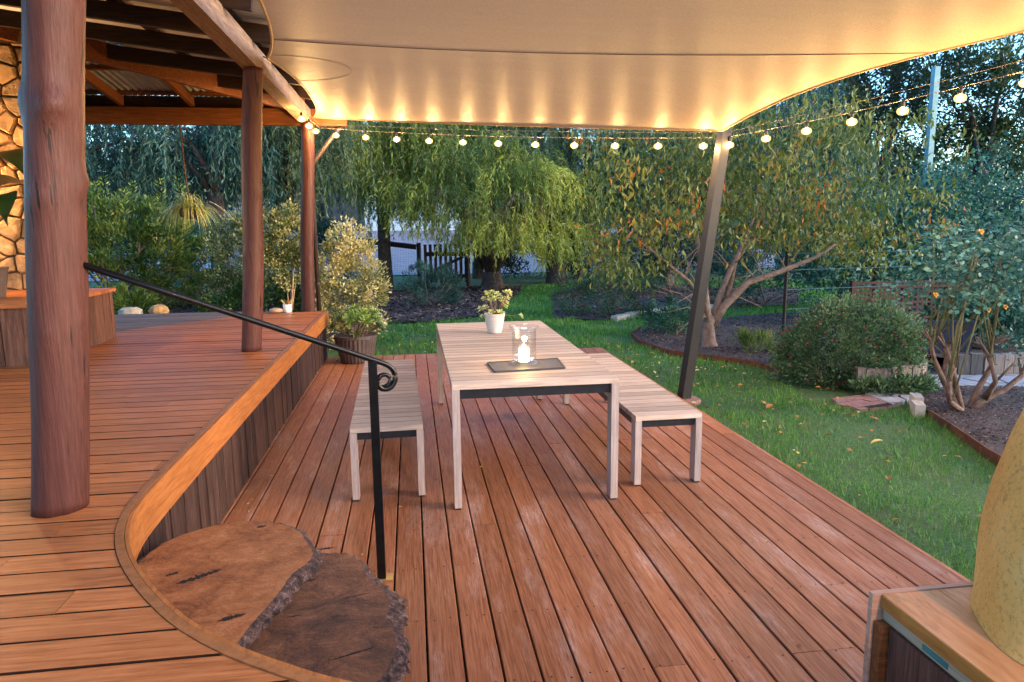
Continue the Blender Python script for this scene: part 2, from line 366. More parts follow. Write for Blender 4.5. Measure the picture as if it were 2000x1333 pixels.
# ------------------------------------------------------------------ mesh helpers
class MB:
    def __init__(s): s.v = []; s.f = []; s.t = []
    def add(s, vs, fs, tint=None):
        o = len(s.v); s.v.extend(vs); s.f.extend([tuple(i + o for i in f) for f in fs])
        s.t.extend([tint if tint is not None else 0.] * len(vs))
        return s
    def box(s, a, b):
        (x0, y0, z0), (x1, y1, z1) = a, b
        return s.add([(x0, y0, z0), (x1, y0, z0), (x1, y1, z0), (x0, y1, z0), (x0, y0, z1), (x1, y0, z1), (x1, y1, z1), (x0, y1, z1)],
              [(0, 3, 2, 1), (4, 5, 6, 7), (0, 1, 5, 4), (1, 2, 6, 5), (2, 3, 7, 6), (3, 0, 4, 7)])
    def bar(s, p, q, w, h, up=(0, 0, 1)):
        p, q = Vector(p), Vector(q); d = (q - p).normalized(); u = Vector(up)
        sd_ = d.cross(u).normalized(); u = sd_.cross(d).normalized()
        vs = [tuple(e + sd_ * a * w / 2 + u * b * h / 2) for e in (p, q) for a, b in ((-1, -1), (1, -1), (1, 1), (-1, 1))]
        return s.add(vs, [(0, 1, 2, 3), (7, 6, 5, 4), (0, 4, 5, 1), (1, 5, 6, 2), (2, 6, 7, 3), (3, 7, 4, 0)])
    def tube(s, pts, rad, n=8, jit=0, cap=True):
        pts = [Vector(p) for p in pts]
        if not hasattr(rad, '__len__'): rad = [rad] * len(pts)
        vs = []; fs = []
        ref = Vector((0, 0, 1)) if abs((pts[-1] - pts[0]).normalized().z) < .9 else Vector((1, 0, 0))
        for i, p in enumerate(pts):
            d = (pts[min(i + 1, len(pts) - 1)] - pts[max(i - 1, 0)]).normalized()
            a = d.cross(ref).normalized(); b = d.cross(a)
            for k in range(n):
                an = 2 * PI * k / n; r = rad[i] * (1 + (random.uniform(-jit, jit) if jit else 0))
                vs.append(tuple(p + a * math.cos(an) * r + b * math.sin(an) * r))
        for i in range(len(pts) - 1):
            for k in range(n):
                k2 = (k + 1) % n
                fs.append((i * n + k, i * n + k2, (i + 1) * n + k2, (i + 1) * n + k))
        if cap:
            fs.append(tuple(range(n - 1, -1, -1))); fs.append(tuple(range((len(pts) - 1) * n, len(pts) * n)))
        return s.add(vs, fs)
    def lathe(s, c, prof, n=24, close=False):
        vs = []; fs = []
        for r, z in prof:
            for k in range(n):
                a = 2 * PI * k / n; vs.append((c[0] + r * math.cos(a), c[1] + r * math.sin(a), c[2] + z))
        m = len(prof)
        for i in range(m - 1):
            for k in range(n):
                k2 = (k + 1) % n; fs.append((i * n + k, i * n + k2, (i + 1) * n + k2, (i + 1) * n + k))
        if not close:
            fs.append(tuple(range(n - 1, -1, -1))); fs.append(tuple(range((m - 1) * n, m * n)))
        return s.add(vs, fs)
    def prism(s, poly, z0, z1):
        n = len(poly)
        vs = [(x, y, z0) for x, y in poly] + [(x, y, z1) for x, y in poly]
        fs = [tuple(range(n - 1, -1, -1)), tuple(range(n, 2 * n))] + [(i, (i + 1) % n, (i + 1) % n + n, i + n) for i in range(n)]
        return s.add(vs, fs)
    def build(s, name, m, parent=None, smooth=False, kind=None):
        off = parent_loc(parent)
        me = bpy.data.meshes.new(name)
        vs = [(v[0] - off[0], v[1] - off[1], v[2] - off[2]) for v in s.v] if parent else s.v
        me.from_pydata(vs, [], s.f); me.update()
        if any(s.t):
            a = me.attributes.new('tint', 'FLOAT', 'POINT'); a.data.foreach_set('value', s.t)
        me.materials.append(m)
        if smooth: me.polygons.foreach_set('use_smooth', [True] * len(me.polygons))
        o = bpy.data.objects.new(name, me); COL.objects.link(o)
        if parent: o.parent = parent
        if kind: o['kind'] = kind
        return o

def parent_loc(p):
    t = Vector((0, 0, 0))
    while p: t += p.location; p = p.parent
    return t

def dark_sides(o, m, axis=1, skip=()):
    # joint shade painted as dark colour on the faces that look into them
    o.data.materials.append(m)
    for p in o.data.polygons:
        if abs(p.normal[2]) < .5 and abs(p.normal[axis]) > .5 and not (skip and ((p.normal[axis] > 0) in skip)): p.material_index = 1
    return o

def tag(o, label=None, cat=None, group=None, kind=None):
    if label: o['label'] = label
    if cat: o['category'] = cat
    if group: o['group'] = group
    if kind: o['kind'] = kind
    return o

def thing(name, label, cat, loc=(0, 0, 0), group=None, kind=None):
    o = bpy.data.objects.new(name, None); COL.objects.link(o); o.location = loc; o.empty_display_size = .1
    return tag(o, label, cat, group, kind)

def nmesh(name, V, F, m, parent=None, tint=None, smooth=False, kind=None):
    """numpy mesh, all faces with the same vertex count"""
    me = bpy.data.meshes.new(name)
    V = np.asarray(V, np.float32)
    if parent: V = V - np.array(parent_loc(parent), np.float32)
    n, k = len(F), F.shape[1]
    me.vertices.add(len(V)); me.vertices.foreach_set('co', V.ravel())
    me.loops.add(n * k); me.loops.foreach_set('vertex_index', F.astype(np.int32).ravel())
    me.polygons.add(n); me.polygons.foreach_set('loop_start', np.arange(0, n * k, k, dtype=np.int32))
    me.polygons.foreach_set('loop_total', np.full(n, k, np.int32)) if False else None
    if tint is not None:
        a = me.attributes.new('tint', 'FLOAT', 'POINT'); a.data.foreach_set('value', np.asarray(tint, np.float32))
    me.update(calc_edges=True)
    if smooth: me.polygons.foreach_set('use_smooth', [True] * n)
    me.materials.append(m)
    o = bpy.data.objects.new(name, me); COL.objects.link(o)
    if parent: o.parent = parent
    if kind: o['kind'] = kind
    return o

def unit(a): return a / np.maximum(np.linalg.norm(a, axis=1, keepdims=True), 1e-9)

def leaves(name, P, D, L, W, m, parent=None, tint=None, kind=None, curl=.15):
    P = np.asarray(P, float); n = len(P); D = unit(np.asarray(D, float))
    L = np.broadcast_to(L, (n,))[:, None]; W = np.broadcast_to(W, (n,))[:, None]
    S = unit(np.cross(D, RNG.normal(size=(n, 3)))); N = np.cross(S, D)
    mid = P + D * L * .45
    V = np.stack([P, mid + S * W / 2 + N * L * curl * .4, P + D * L - N * L * curl, mid - S * W / 2 + N * L * curl * .4], 1).reshape(-1, 3)
    F = np.arange(4 * n).reshape(n, 4)
    if tint is None: tint = RNG.random(n)
    return nmesh(name, V, F, m, parent, np.repeat(np.clip(tint, 0, 1), 4), kind=kind)

def clip(poly, a, b, c):
    """keep a*x+b*y<=c"""
    out = []
    for i in range(len(poly)):
        p, q = poly[i], poly[(i + 1) % len(poly)]
        dp, dq = a * p[0] + b * p[1] - c, a * q[0] + b * q[1] - c
        if dp <= 0: out.append(p)
        if dp * dq < 0:
            t = dp / (dp - dq); out.append((p[0] + t * (q[0] - p[0]), p[1] + t * (q[1] - p[1])))
    return out

def inpoly(poly, x, y):
    x = np.asarray(x); y = np.asarray(y); r = np.zeros(x.shape, bool)
    for i in range(len(poly)):
        (x0, y0), (x1, y1) = poly[i], poly[i - 1]
        if y0 == y1: continue
        c = ((y0 > y) != (y1 > y)) & (x < (x1 - x0) * (y - y0) / (y1 - y0) + x0)
        r ^= c
    return r

def voronoi(poly, pts, gap):
    cells = []
    for i, p in enumerate(pts):
        c = list(poly)
        for j, q in enumerate(pts):
            if i == j: continue
            dx, dy = q[0] - p[0], q[1] - p[1]; L = math.hypot(dx, dy)
            if L > 1.6: continue
            dx /= L; dy /= L
            c = clip(c, dx, dy, dx * (p[0] + q[0]) / 2 + dy * (p[1] + q[1]) / 2 - gap / 2)
            if len(c) < 3: break
        if len(c) >= 3: cells.append((p, c))
    return cells

def smooth01(t): t = np.clip(t, 0, 1); return t * t * (3 - 2 * t)

# ------------------------------------------------------------------ ground
def gh(x, y):
    x = np.asarray(x, float); y = np.asarray(y, float)
    z = -.10 + .5 * smooth01((-1.15 - x) / 1.2) * smooth01((y - 9.1) / .3) * smooth01((22 - y) / 8)
    z = z + 1.52 * np.clip((y - 28) / 8, 0, 1) + np.clip((y - 36) / 60, 0, 1) * 3
    return z

LAWN_EDGE_Y = 21
bed1 = [(3.69, 10.97), (3.35, 10.4), (3.22, 9.6), (3.36, 8.75), (3.75, 8.25), (4.08, 7.85), (4.25, 7.2), (4.35, 6.55), (5.3, 6.75), (7.0, 7.2), (9.5, 8.0), (9.5, 12.5), (6.5, 12.2), (4.9, 11.6)]
bed2 = [(3.9, 3.4), (4.14, 4.38), (4.33, 4.9), (4.5, 5.42), (4.72, 5.85), (5.05, 6.12), (5.5, 6.3), (6.2, 6.15), (8.5, 5.6), (9, 3)]
bed3 = [(-1.2, 12.9), (.4, 12.6), (1.5, 13.6), (2.6, 17.2), (3.2, 19.8), (.5, 20.0), (-1.5, 18.2), (-2.0, 15)]
bed4 = [(2.6, 12.6), (3.5, 12.15), (4.3, 12.9), (5.4, 13.45), (8, 13.6), (10, 17), (5, 20), (3.4, 17)]
path = [(4.02, 6.14), (3.95, 5.93), (4.03, 5.72), (4.33, 5.76), (4.66, 5.92), (5.0, 6.2), (5.5, 6.38), (6.2, 6.22), (8.5, 5.75), (8.5, 6.5), (6.35, 6.72), (5.7, 6.9), (5.45, 6.72), (5.2, 6.42), (4.6, 6.25), (4.3, 6.2)]

def make_ground_sheet():
    xs = np.concatenate([np.linspace(-260, -30, 12)[:-1], np.linspace(-30, 40, 120), np.linspace(40, 300, 12)[1:]])
    ys = np.concatenate([np.linspace(-120, -10, 6)[:-1], np.linspace(-10, 45, 200), np.linspace(45, 420, 14)[1:]])
    X, Y = np.meshgrid(xs, ys); Z = gh(X, Y)
    near = (np.abs(X) < 12) & (Y < 20) & (Y > 0)
    Z = Z + near * .012 * np.sin(X * 3.1 + Y * 1.7) * np.sin(Y * 2.3 - X) - .012
    under = (X > -6.3) & (X < 2.3) & (Y < 8.7)
    Z = np.where(under, -.35, Z)
    V = np.stack([X, Y, Z], -1).reshape(-1, 3); w = len(xs); h = len(ys)
    i = (np.arange(h - 1)[:, None] * w + np.arange(w - 1)[None]).ravel()
    F = np.stack([i, i + 1, i + 1 + w, i + w], 1)
    o = nmesh('lawn_ground', V, F, M['ground'], smooth=True); o['kind'] = 'structure'
make_ground_sheet()

def bed(name, poly, lift, m):
    # gridded sheet over the polygon, draped on the ground
    xs = [p[0] for p in poly]; ys = [p[1] for p in poly]; st = .3
    mb = MB(); x = min(xs)
    while x < max(xs):
        c1 = clip(clip(poly, -1, 0, -x), 1, 0, x + st); y = min(ys)
        while y < max(ys) and len(c1) > 2:
            c = clip(clip(c1, 0, -1, -y), 0, 1, y + st)
            if len(c) > 2:
                mb.add([(a, b, float(gh(a, b)) + lift + .012 * math.sin(a * 7) * math.cos(b * 5)) for a, b in c], [tuple(range(len(c)))])
            y += st
        x += st
    o = mb.build(name, m, kind='structure'); return o
bed('mulch_bed', bed1, .035, M['mulch']); bed('mulch_bed', bed2, .035, M['mulch']); bed('mulch_bed', bed3, .025, M['mulch']); bed('mulch_bed', bed4, .025, M['mulch'])
bed('leaf_strewn_soil', [(-8, 9.35), (-1.3, 9.35), (-1.1, 10.5), (-1.4, 12.5), (-3, 20), (-14, 20), (-14, 9.35)], .03, M['mulch'])
bed('path_base', path, .012, M['soil'])

def driveway():
    xs = np.linspace(-12, 16, 30); ys = np.linspace(25.5, 36, 30)
    X, Y = np.meshgrid(xs, ys); Z = gh(X, Y) + .02
    V = np.stack([X, Y, Z], -1).reshape(-1, 3); i = (np.arange(29)[:, None] * 30 + np.arange(29)[None]).ravel()
    o = nmesh('driveway', V, np.stack([i, i + 1, i + 31, i + 30], 1), M['drive'], smooth=True); o['kind'] = 'structure'
driveway()

def pathway():
    root = thing('garden_path', None, None, (4.4, 6, -.1), kind='structure')
    # red bricks at the lawn end
    cells = []
    sub = clip(path, 1, 0, 4.42); a = math.radians(14)
    ca, sa = math.cos(a), math.sin(a)
    for i in range(-8, 9):
        for j in range(-8, 9):
            u0 = i * .205 + (.1 if j % 2 else 0); v0 = j * .105
            c = list(sub)
            for s_, lim in ((1, u0 + .192), (-1, -u0)):
                c = clip(c, s_ * ca, s_ * sa, lim + s_ * (4.1 * ca + 5.9 * sa))
            for s_, lim in ((1, v0 + .092), (-1, -v0)):
                if len(c) > 2: c = clip(c, -s_ * sa, s_ * ca, lim + s_ * (-4.1 * sa + 5.9 * ca))
            if len(c) > 2: cells.append(c)
    for c in cells:
        z = -.080 + random.uniform(-.004, .004)
        MB().prism(c, -.13, z).build('brick', M['brick'], root)
    sub = clip(path, -1, 0, -4.43)
    pts = []
    r = random.Random(3)
    x = 4.5
    while x < 8.6:
        y = 5.7
        while y < 7.1:
            pts.append((x + r.uniform(-.08, .08), y + r.uniform(-.07, .07))); y += .27
        x += .3
    for p, c in voronoi(sub, pts, .025):
        if inpoly(sub, p[0], p[1]) or len(c) > 2:
            MB().prism(c, -.13, -.07 + r.uniform(-.005, .005)).build('paving_stone', M['paver'], root)
pathway()

# ------------------------------------------------------------------ lower deck
DX0, DX1, DY1 = -1.12, 2.44, 8.92
def lower_deck():
    root = thing('lower_deck', None, None, (0, 4, 0), kind='structure')
    pitch = .1365; x = .146 - 10 * pitch; k = 0
    sc = MB(); rr = random.Random(5)
    while x < DX1 - .06:
        x0, x1 = max(x + .004, DX0), min(x + pitch - .004, DX1)
        if x1 - x0 < .02: x += pitch; continue
        ys = [-.6]; y = rr.uniform(.6, 3.6)
        while y < DY1 - .8:
            ys.append(round(y / .45) * .45); y += rr.uniform(2.2, 4.4)
        ys.append(DY1)
        for a, b in zip(ys[:-1], ys[1:]):
            dz = rr.uniform(-.0015, .0015); g = .0015; c = .003
            vs = []
            for yy in (a + g, b - g):
                vs += [(x0, yy, -.025), (x1, yy, -.025), (x1, yy, -c + dz), (x1 - c, yy, dz), (x0 + c, yy, dz), (x0, yy, -c + dz)]
            fs = [(0, 1, 2, 3, 4, 5), (11, 10, 9, 8, 7, 6)] + [(i, i + 6, (i + 1) % 6 + 6, (i + 1) % 6) for i in range(6)]
            MB().add(vs, fs).build('deck_board', M['deck_low'], root)
        y = .45
        while y < DY1:
            for sx in (x0 + .03, x1 - .03):
                if rr.random() < .85:
                    cx, cyy = sx + rr.uniform(-.006, .006), y + rr.uniform(-.012, .012)
                    sc.add([(cx + .0045 * math.cos(t * PI / 3), cyy + .0045 * math.sin(t * PI / 3), .0022) for t in range(6)], [(0, 1, 2, 3, 4, 5)])
            y += .45
        x += pitch; k += 1
    sc.build('screw_heads', M['screw'], root, kind='stuff')
    MB().box((DX1 + .002, -.6, -.16), (DX1 + .026, DY1, -.002)).build('edge_board', M['deck_low'], root)
    MB().box((DX0, DY1 + .002, -.16), (DX1 + .026, DY1 + .026, -.003)).build('edge_board', M['deck_low'], root)
    y = 0
    while y < DY1:
        MB().box((DX0 + .02, y, -.14), (DX1 - .02, y + .045, -.027)).build('joist', M['rafter'], root); y += .45
lower_deck()

# ------------------------------------------------------------------ upper deck
ZU = .59
curve = [(-1.065, 8.96), (-1.075, 4.86), (-1.076, 3.5), (-1.071, 2.9), (-1.06, 2.66), (-1.02, 2.47), (-.955, 2.30), (-.872, 2.145), (-.757, 1.973), (-.625, 1.806), (-.475, 1.667), (-.323, 1.561), (-.209, 1.49), (-.06, 1.42), (.15, 1.35), (.45, 1.30), (.9, 1.28)]
def refine(c, it=2):
    for _ in range(it):
        o = [c[0]]
        for a, b in zip(c[:-1], c[1:]):
            if math.dist(a, b) > .8: o += [b] if o[-1] == a else [a, b]; continue
            o += [(a[0] * .75 + b[0] * .25, a[1] * .75 + b[1] * .25), (a[0] * .25 + b[0] * .75, a[1] * .25 + b[1] * .75)]
        o.append(c[-1]); c = o
    return c
curve = refine(curve, 2)
def offset(c, d):
    out = []
    for i in range(len(c)):
        a, b = c[max(i - 1, 0)], c[min(i + 1, len(c) - 1)]
        L = math.dist(a, b) or 1
        out.append((c[i][0] + d * -(b[1] - a[1]) / L * 1, c[i][1] + d * (b[0] - a[0]) / L))
    return out
def strip(c, d0, d1, z0, z1):
    mb = MB(); A = offset(c, d0); B = offset(c, d1)
    vs = []
    for (ax, ay), (bx, by) in zip(A, B): vs += [(ax, ay, z0), (bx, by, z0), (bx, by, z1), (ax, ay, z1)]
    fs = [(0, 1, 2, 3)] + [(i * 4 + k, (i + 1) * 4 + k, (i + 1) * 4 + (k + 1) % 4, i * 4 + (k + 1) % 4) for i in range(len(c) - 1) for k in range(4)]
    n = (len(c) - 1) * 4; fs.append((n + 3, n + 2, n + 1, n))
    return mb.add(vs, fs)
def upper_deck():
    root = thing('upper_deck', None, None, (-3, 4, ZU), kind='structure')
    inner = offset(curve, -.0325)   # inside is left of the edge
    poly = inner + [(.9, -1.5), (-6.5, -1.5), (-6.5, 7.2), (-3.3, 7.2), (-3.05, 7.55), (-2.02, 8.74)]
    poly[0] = (-1.11, 8.96)
    y = 2.681 - 33 * .13; rr = random.Random(9); k = 0
    while y < 9:
        c = clip(clip(poly, 0, -1, -(y + .0046)), 0, 1, y + .13 - .0046)
        if len(c) > 2:
            xs = [-6.6]; x = rr.uniform(-5.5, -3.0)
            while x < .5: xs.append(x); x += rr.uniform(2.0, 4.2)
            xs.append(3)
            for a, b in zip(xs[:-1], xs[1:]):
                d = clip(clip(c, -1, 0, -(a + .0012)), 1, 0, b - .0012)
                if len(d) > 2:
                    dark_sides(MB().prism(d, ZU - .025, ZU + rr.uniform(-.0012, .0012)).build('deck_board', M['deck_up'], root), M['gapshade'])
        y += .13
    strip(curve, -.030, -.002, ZU - .03, ZU + .003).build('edge_strip', M['rim'], root)
    strip(curve, 0, .012, ZU - .16, ZU + .001).build('fascia_board', M['fascia'], root)
    strip(curve, -.09, -.06, ZU - .20, ZU - .032).build('bearer', M['rafter'], root)
    # vertical skirt battens
    base = offset(curve, -.035)
    acc = 0; j = 0
    pts = base
    seglen = [math.dist(a, b) for a, b in zip(pts[:-1], pts[1:])]; tot = sum(seglen)
    def at(s):
        i = 0
        while i < len(seglen) - 1 and s > seglen[i]: s -= seglen[i]; i += 1
        t = min(1, s / max(seglen[i], 1e-6)); a, b = pts[i], pts[i + 1]
        return Vector((a[0] + (b[0] - a[0]) * t, a[1] + (b[1] - a[1]) * t))
    s_ = .0; rr2 = random.Random(4)
    while s_ < tot - .1:
        w = rr2.uniform(.058, .074); a, b = at(s_ + .002), at(s_ + w - .002)
        t = (b - a).normalized(); n = Vector((-t.y, t.x)); d0 = rr2.uniform(-.004, .004)
        q = [a + n * (.012 + d0), b + n * (.012 + d0), b - n * .012, a - n * .012]
        MB().prism([(p.x, p.y) for p in q], -.0 + .004, ZU - .162 if False else ZU - .10).build('batten', M['batten'], root)
        s_ += w
    MB().box((-1.16, 8.905, .0), (-1.09, 8.975, ZU - .17)).build('corner_post', M['panel'], root)
    MB().box((-6.5, -1.5, -.3), (-6.45, 7.2, ZU - .03)).build('back_skirt', M['rafter'], root)
    # old grey boards beyond
    g = [(-6.5, 7.22), (-3.32, 7.22), (-3.08, 7.56), (-2.05, 8.76), (-1.5, 8.9), (-1.5, 9.02), (-2.2, 9.22), (-6.5, 9.32)]
    r3 = thing('old_boardwalk', None, None, (-4, 8.5, ZU), kind='structure')
    y = 7.2
    while y < 9.4:
        c = clip(clip(g, 0, -1, -(y + .003)), 0, 1, y + .12 - .003)
        if len(c) > 2: MB().prism(c, ZU - .04, ZU - .012 + rr.uniform(-.003, .003)).build('weathered_board', M['deck_grey'], r3)
        y += .12
    MB().box((-6.5, 9.3, -.1), (-1.3, 9.34, ZU - .05)).build('end_board', M['deck_grey'], r3)
upper_deck()

# ------------------------------------------------------------------ slab steps
CR_A = [(-0.8482, 2.404, -0.7162, 2.4938, 0.013), (-0.9054, 2.4717, -0.8643, 2.4952, 0.007), (-0.6408, 2.1378, -0.5613, 2.1696, 0.01), (-0.6669, 2.8437, -0.6332, 2.8582, 0.01)]
CR_B = [(-0.4612, 2.7288, -0.4305, 2.7406, 0.006), (-0.3046, 2.5674, -0.2015, 2.5969, 0.0025), (-0.4979, 2.4685, -0.4439, 2.4736, 0.003), (-0.3179, 2.1726, -0.1542, 2.2329, 0.003), (-0.4741, 3.0112, -0.3797, 3.0208, 0.008)]
def slab_step(name, label, outline, z0, z1, seed, wide=1.0, cracks=(), m='slab'):
    rr = random.Random(seed)
    root = thing(name, label, 'step', (sum(p[0] for p in outline) / len(outline), sum(p[1] for p in outline) / len(outline), z0))
    c = outline[:]
    for _ in range(3):
        o = []
        for i in range(len(c)):
            a, b = c[i], c[(i + 1) % len(c)]
            o += [(a[0] * .75 + b[0] * .25, a[1] * .75 + b[1] * .25), (a[0] * .25 + b[0] * .75, a[1] * .25 + b[1] * .75)]
        c = o
    cx, cyy = root.location.x, root.location.y
    n = len(c)
    def ring(s, z, j):
        out = []
        for i, (x, y) in enumerate(c):
            d = math.hypot(x - cx, y - cyy); f = (d + s + j * (math.sin(i * 1.9 + seed) * .5 + math.sin(i * .7) * .5 + rr.uniform(-.6, .6))) / d
            out.append((cx + (x - cx) * f, cyy + (y - cyy) * f, z + rr.uniform(-.25, .25) * j))
        return out
    top = ring(-.02, z1, .003)
    mb = MB(); mb.add([(x, y, z1) for x, y, z in top] + [(cx, cyy, z1 - .001)], [(i, (i + 1) % n, n) for i in range(n)])
    mb.build('slab_top', M[m], root)
    for (x0, y0, x1, y1, w0) in cracks:
        n_ = 26; L_ = math.hypot(x1 - x0, y1 - y0); ux, uy = (x1 - x0) / L_, (y1 - y0) / L_; up_ = []; dn_ = []
        for i in range(n_ + 1):
            t = i / n_; w = 1.6 * w0 * (math.sin(PI * t) ** .7) * rr.uniform(.25, 1.1) + .0006; o_ = rr.uniform(-.35, .35) * w0 * math.sin(PI * t)
            px, py = x0 + ux * L_ * t - uy * o_, y0 + uy * L_ * t + ux * o_
            up_.append((px - uy * w, py + ux * w)); dn_.append((px + uy * w, py - ux * w))
        vv = [(a_, b_, z1 + .0008) for a_, b_ in up_ + dn_]
        MB().add(vv, [(n_ + 1 + i, n_ + 2 + i, i + 1, i) for i in range(n_)]).build('painted_crack', M['crackdark'], root)  # flat black strip painted in place of the crack's dark hollow
    rings = [[(x, y, z1 - .0005) for x, y, z in top], ring(-.004 * wide, z1 - .006, .007), ring(.010 * wide, z1 - .020, .012), ring(.018 * wide, z1 - .042, .016), ring(-.01, z1 - .06, .012), ring(-.05, z0, .01)]
    vs = [v for r in rings for v in r]
    fs = [(k * n + i, (k + 1) * n + i, (k + 1) * n + (i + 1) % n, k * n + (i + 1) % n) for k in range(len(rings) - 1) for i in range(n)]
    fs.append(tuple(range((len(rings) - 1) * n, len(rings) * n)))
    MB().add(vs, fs).build('bark_edge', M['bark'], root)
    return root
slab_step('timber_slab_step', 'large reddish burl slab with black cracks, the upper and left of the two steps', [(-1.04, 2.45), (-1.06, 2.66), (-.98, 2.84), (-.80, 2.95), (-.64, 2.92), (-.50, 2.84), (-.40, 2.63), (-.38, 2.52), (-.44, 2.42), (-.47, 2.25), (-.53, 2.08), (-.55, 1.95), (-.66, 1.86), (-.9, 2.1)], .315, .395, 3, .4, CR_A)
slab_step('timber_slab_step', 'darker burl slab with whitish crusty bark rim, the lower step beside the handrail foot', [(-.80, 2.72), (-.58, 2.99), (-.41, 3.0), (-.29, 2.95), (-.235, 2.84), (-.215, 2.74), (-.13, 2.62), (-.10, 2.5), (-.12, 2.40), (-.075, 2.26), (-.09, 2.14), (-.13, 2.03), (-.25, 1.94), (-.5, 1.90), (-.68, 2.1)], .003, .2, 5, 2.4, CR_B, 'slab_dark')

# ------------------------------------------------------------------ timber poles
def pole(label, x, y, z0, z1, r, lean=(0, 0), knots=(), seed=0):
    rr = random.Random(seed); n = 36; H = 64
    vs = []; fs = []
    ph = [rr.uniform(0, 6.28) for _ in range(6)]
    for i in range(H + 1):
        t = i / H; z = z0 + (z1 - z0) * t
        cx = x + lean[0] * t + .008 * math.sin(t * 7 + ph[0]); cyy = y + lean[1] * t + .008 * math.sin(t * 5 + ph[1])
        for k in range(n):
            a = 2 * PI * k / n
            rad = r * (1 + .03 * math.sin(2 * a + ph[2] + t * 2) + .022 * math.sin(3 * a + ph[3] - t * 3) + .012 * math.sin(9 * a + ph[4] + 2 * math.sin(t * 6)) + .02 * math.sin(t * 13 + ph[5]))
            for (ka, kz, kr, kh) in knots:
                da = (a - ka + PI) % (2 * PI) - PI; dd = math.hypot(da * r, z - kz) / kr
                rad += kh * math.exp(-dd * dd * 2.2) - kh * .55 * math.exp(-dd * dd * 14)
            rad *= 1.02 - .06 * t
            vs.append((cx + rad * math.cos(a), cyy + rad * math.sin(a), z))
    for i in range(H):
        for k in range(n):
            fs.append((i * n + k, i * n + (k + 1) % n, (i + 1) * n + (k + 1) % n, (i + 1) * n + k))
    fs.append(tuple(range(n - 1, -1, -1))); fs.append(tuple(range(H * n, H * n + n)))
    o = MB().add(vs, fs).build('timber_post', M['pole'], smooth=True)
    return tag(o, label, 'post')
pole('thick brown round post nearest the camera, knotted, holding the handrail end', -1.335, 2.70, ZU + .001, 2.90, .092, (.225, 0),
     [(-1.15, 2.03, .045, .042), (-1.15, 2.03, .085, .012), (.1, 1.78, .05, .022), (-1.6, 1.72, .06, .014), (-2.9, 2.05, .07, .02), (-1.5, 1.25, .03, .012), (-.3, 1.28, .03, .01)], 1)
pole('middle slim brown round post with a lengthwise groove, standing on the upper deck', -1.375, 6.13, ZU + .001, 2.88, .080, (.17, 0), [(-.6, 1.9, .05, .015), (-2.2, 1.4, .05, .012)], 2)
pole('farthest slim reddish brown round post at the deck corner next to the downpipe', -1.34, 9.07, ZU - .6, 2.88, .083, (.14, 0), [(-1.0, 1.2, .05, .012)], 3)

# ------------------------------------------------------------------ verandah roof
ZE, SL, XE, YE = 3.12, .12, -1.2, 9.30
def roof():
    root = thing('verandah_roof', 'low timber verandah roof with corrugated sheets over the upper deck', 'roof', (-3, 5, 3))
    MB().bar((XE - .03, -1, 2.97), (XE - .03, 9.2, 2.97), .13, .17).build('edge_beam', M['beam_y'], root)
    MB().bar((-6.5, 9.27, 2.965), (-.74, 9.27, 2.965), .06, .20).build('end_beam', M['beam'], root)
    MB().box((-6.4, 9.385, 3.0), (-.74, 9.405, 3.222)).build('fascia_board', M['rafter'], root)
    MB().bar((-6.5, YE + .30, 3.06), (-.78, YE + .30, 3.06), .10, .09).build('gutter', M['downpipe'], root)
    # hip and king beam
    MB().bar((XE - .05, 9.2, ZE - .02), (XE - 3.4, 5.85, ZE - .02 + SL * 3.35), .06, .20).build('hip_rafter', M['beam'], root)
    MB().bar((XE - .1, 6.35, 2.99), (-5.2, 8.6, 3.12), .05, .16).build('cross_beam', M['beam'], root) if False else None
    y = -.5; ys = []
    for y in (-.8, .0, .85, 1.7, 2.5, 3.35, 4.22, 5.1, 5.97, 6.75, 7.6, 8.4):
        tmax = min(4.6, 9.25 - y)
        MB().bar((XE + .22, y, ZE - .026), (XE - tmax, y, ZE + SL * tmax), .05, .13).build('rafter', M['rafter'], root)
    for x in (-1.75, -2.55, -3.35, -4.15, -4.95, -5.75):
        tm = min(4.2, -x + XE + .0)
        MB().bar((x, 9.24, ZE + .01), (x, 9.25 - tm, ZE + .01 + SL * tm), .05, .11).build('rafter', M['beam'], root)
    for t in (.1, .95, 1.8, 2.65, 3.5):
        MB().bar((-6.4, YE - t, ZE + .085 + SL * t), (XE - t, YE - t, ZE + .085 + SL * t), .07, .035).build('purlin', M['beam'], root)
        MB().bar((XE - t, -1, ZE + .085 + SL * t), (XE - t, YE - t, ZE + .085 + SL * t), .07, .035).build('purlin', M['rafter'], root)
    # corrugated sheets; pitch of the corrugation 76 mm
    def sheet(plane, a0, a1):
        st = .0127; n = int(round((a1 - a0) / st)); vs = []; fs = []
        for i in range(n + 1):
            a = a0 + i * st; h = .011 * math.cos(2 * PI * a / .076)
            t1 = min(5.2, max(.02, (YE - a) if plane == 'e' else (XE - a)))
            for t in (-.34 if plane == 'e' else -.08, t1):
                z = ZE + .112 + SL * t + h
                vs.append((XE - t, a, z) if plane == 'e' else (a, YE - t, z))
        fs = [(2 * i, 2 * i + 1, 2 * i + 3, 2 * i + 2) for i in range(n)]
        MB().add(vs, fs).build('roof_sheet', M['zinc'], root, smooth=True)
    a = -1.0
    while a < YE - .1: sheet('e', a, min(a + .76, YE)); a += .76
    a = -6.4
    while a < XE - .1: sheet('n', a, min(a + .76, XE)); a += .76
roof()

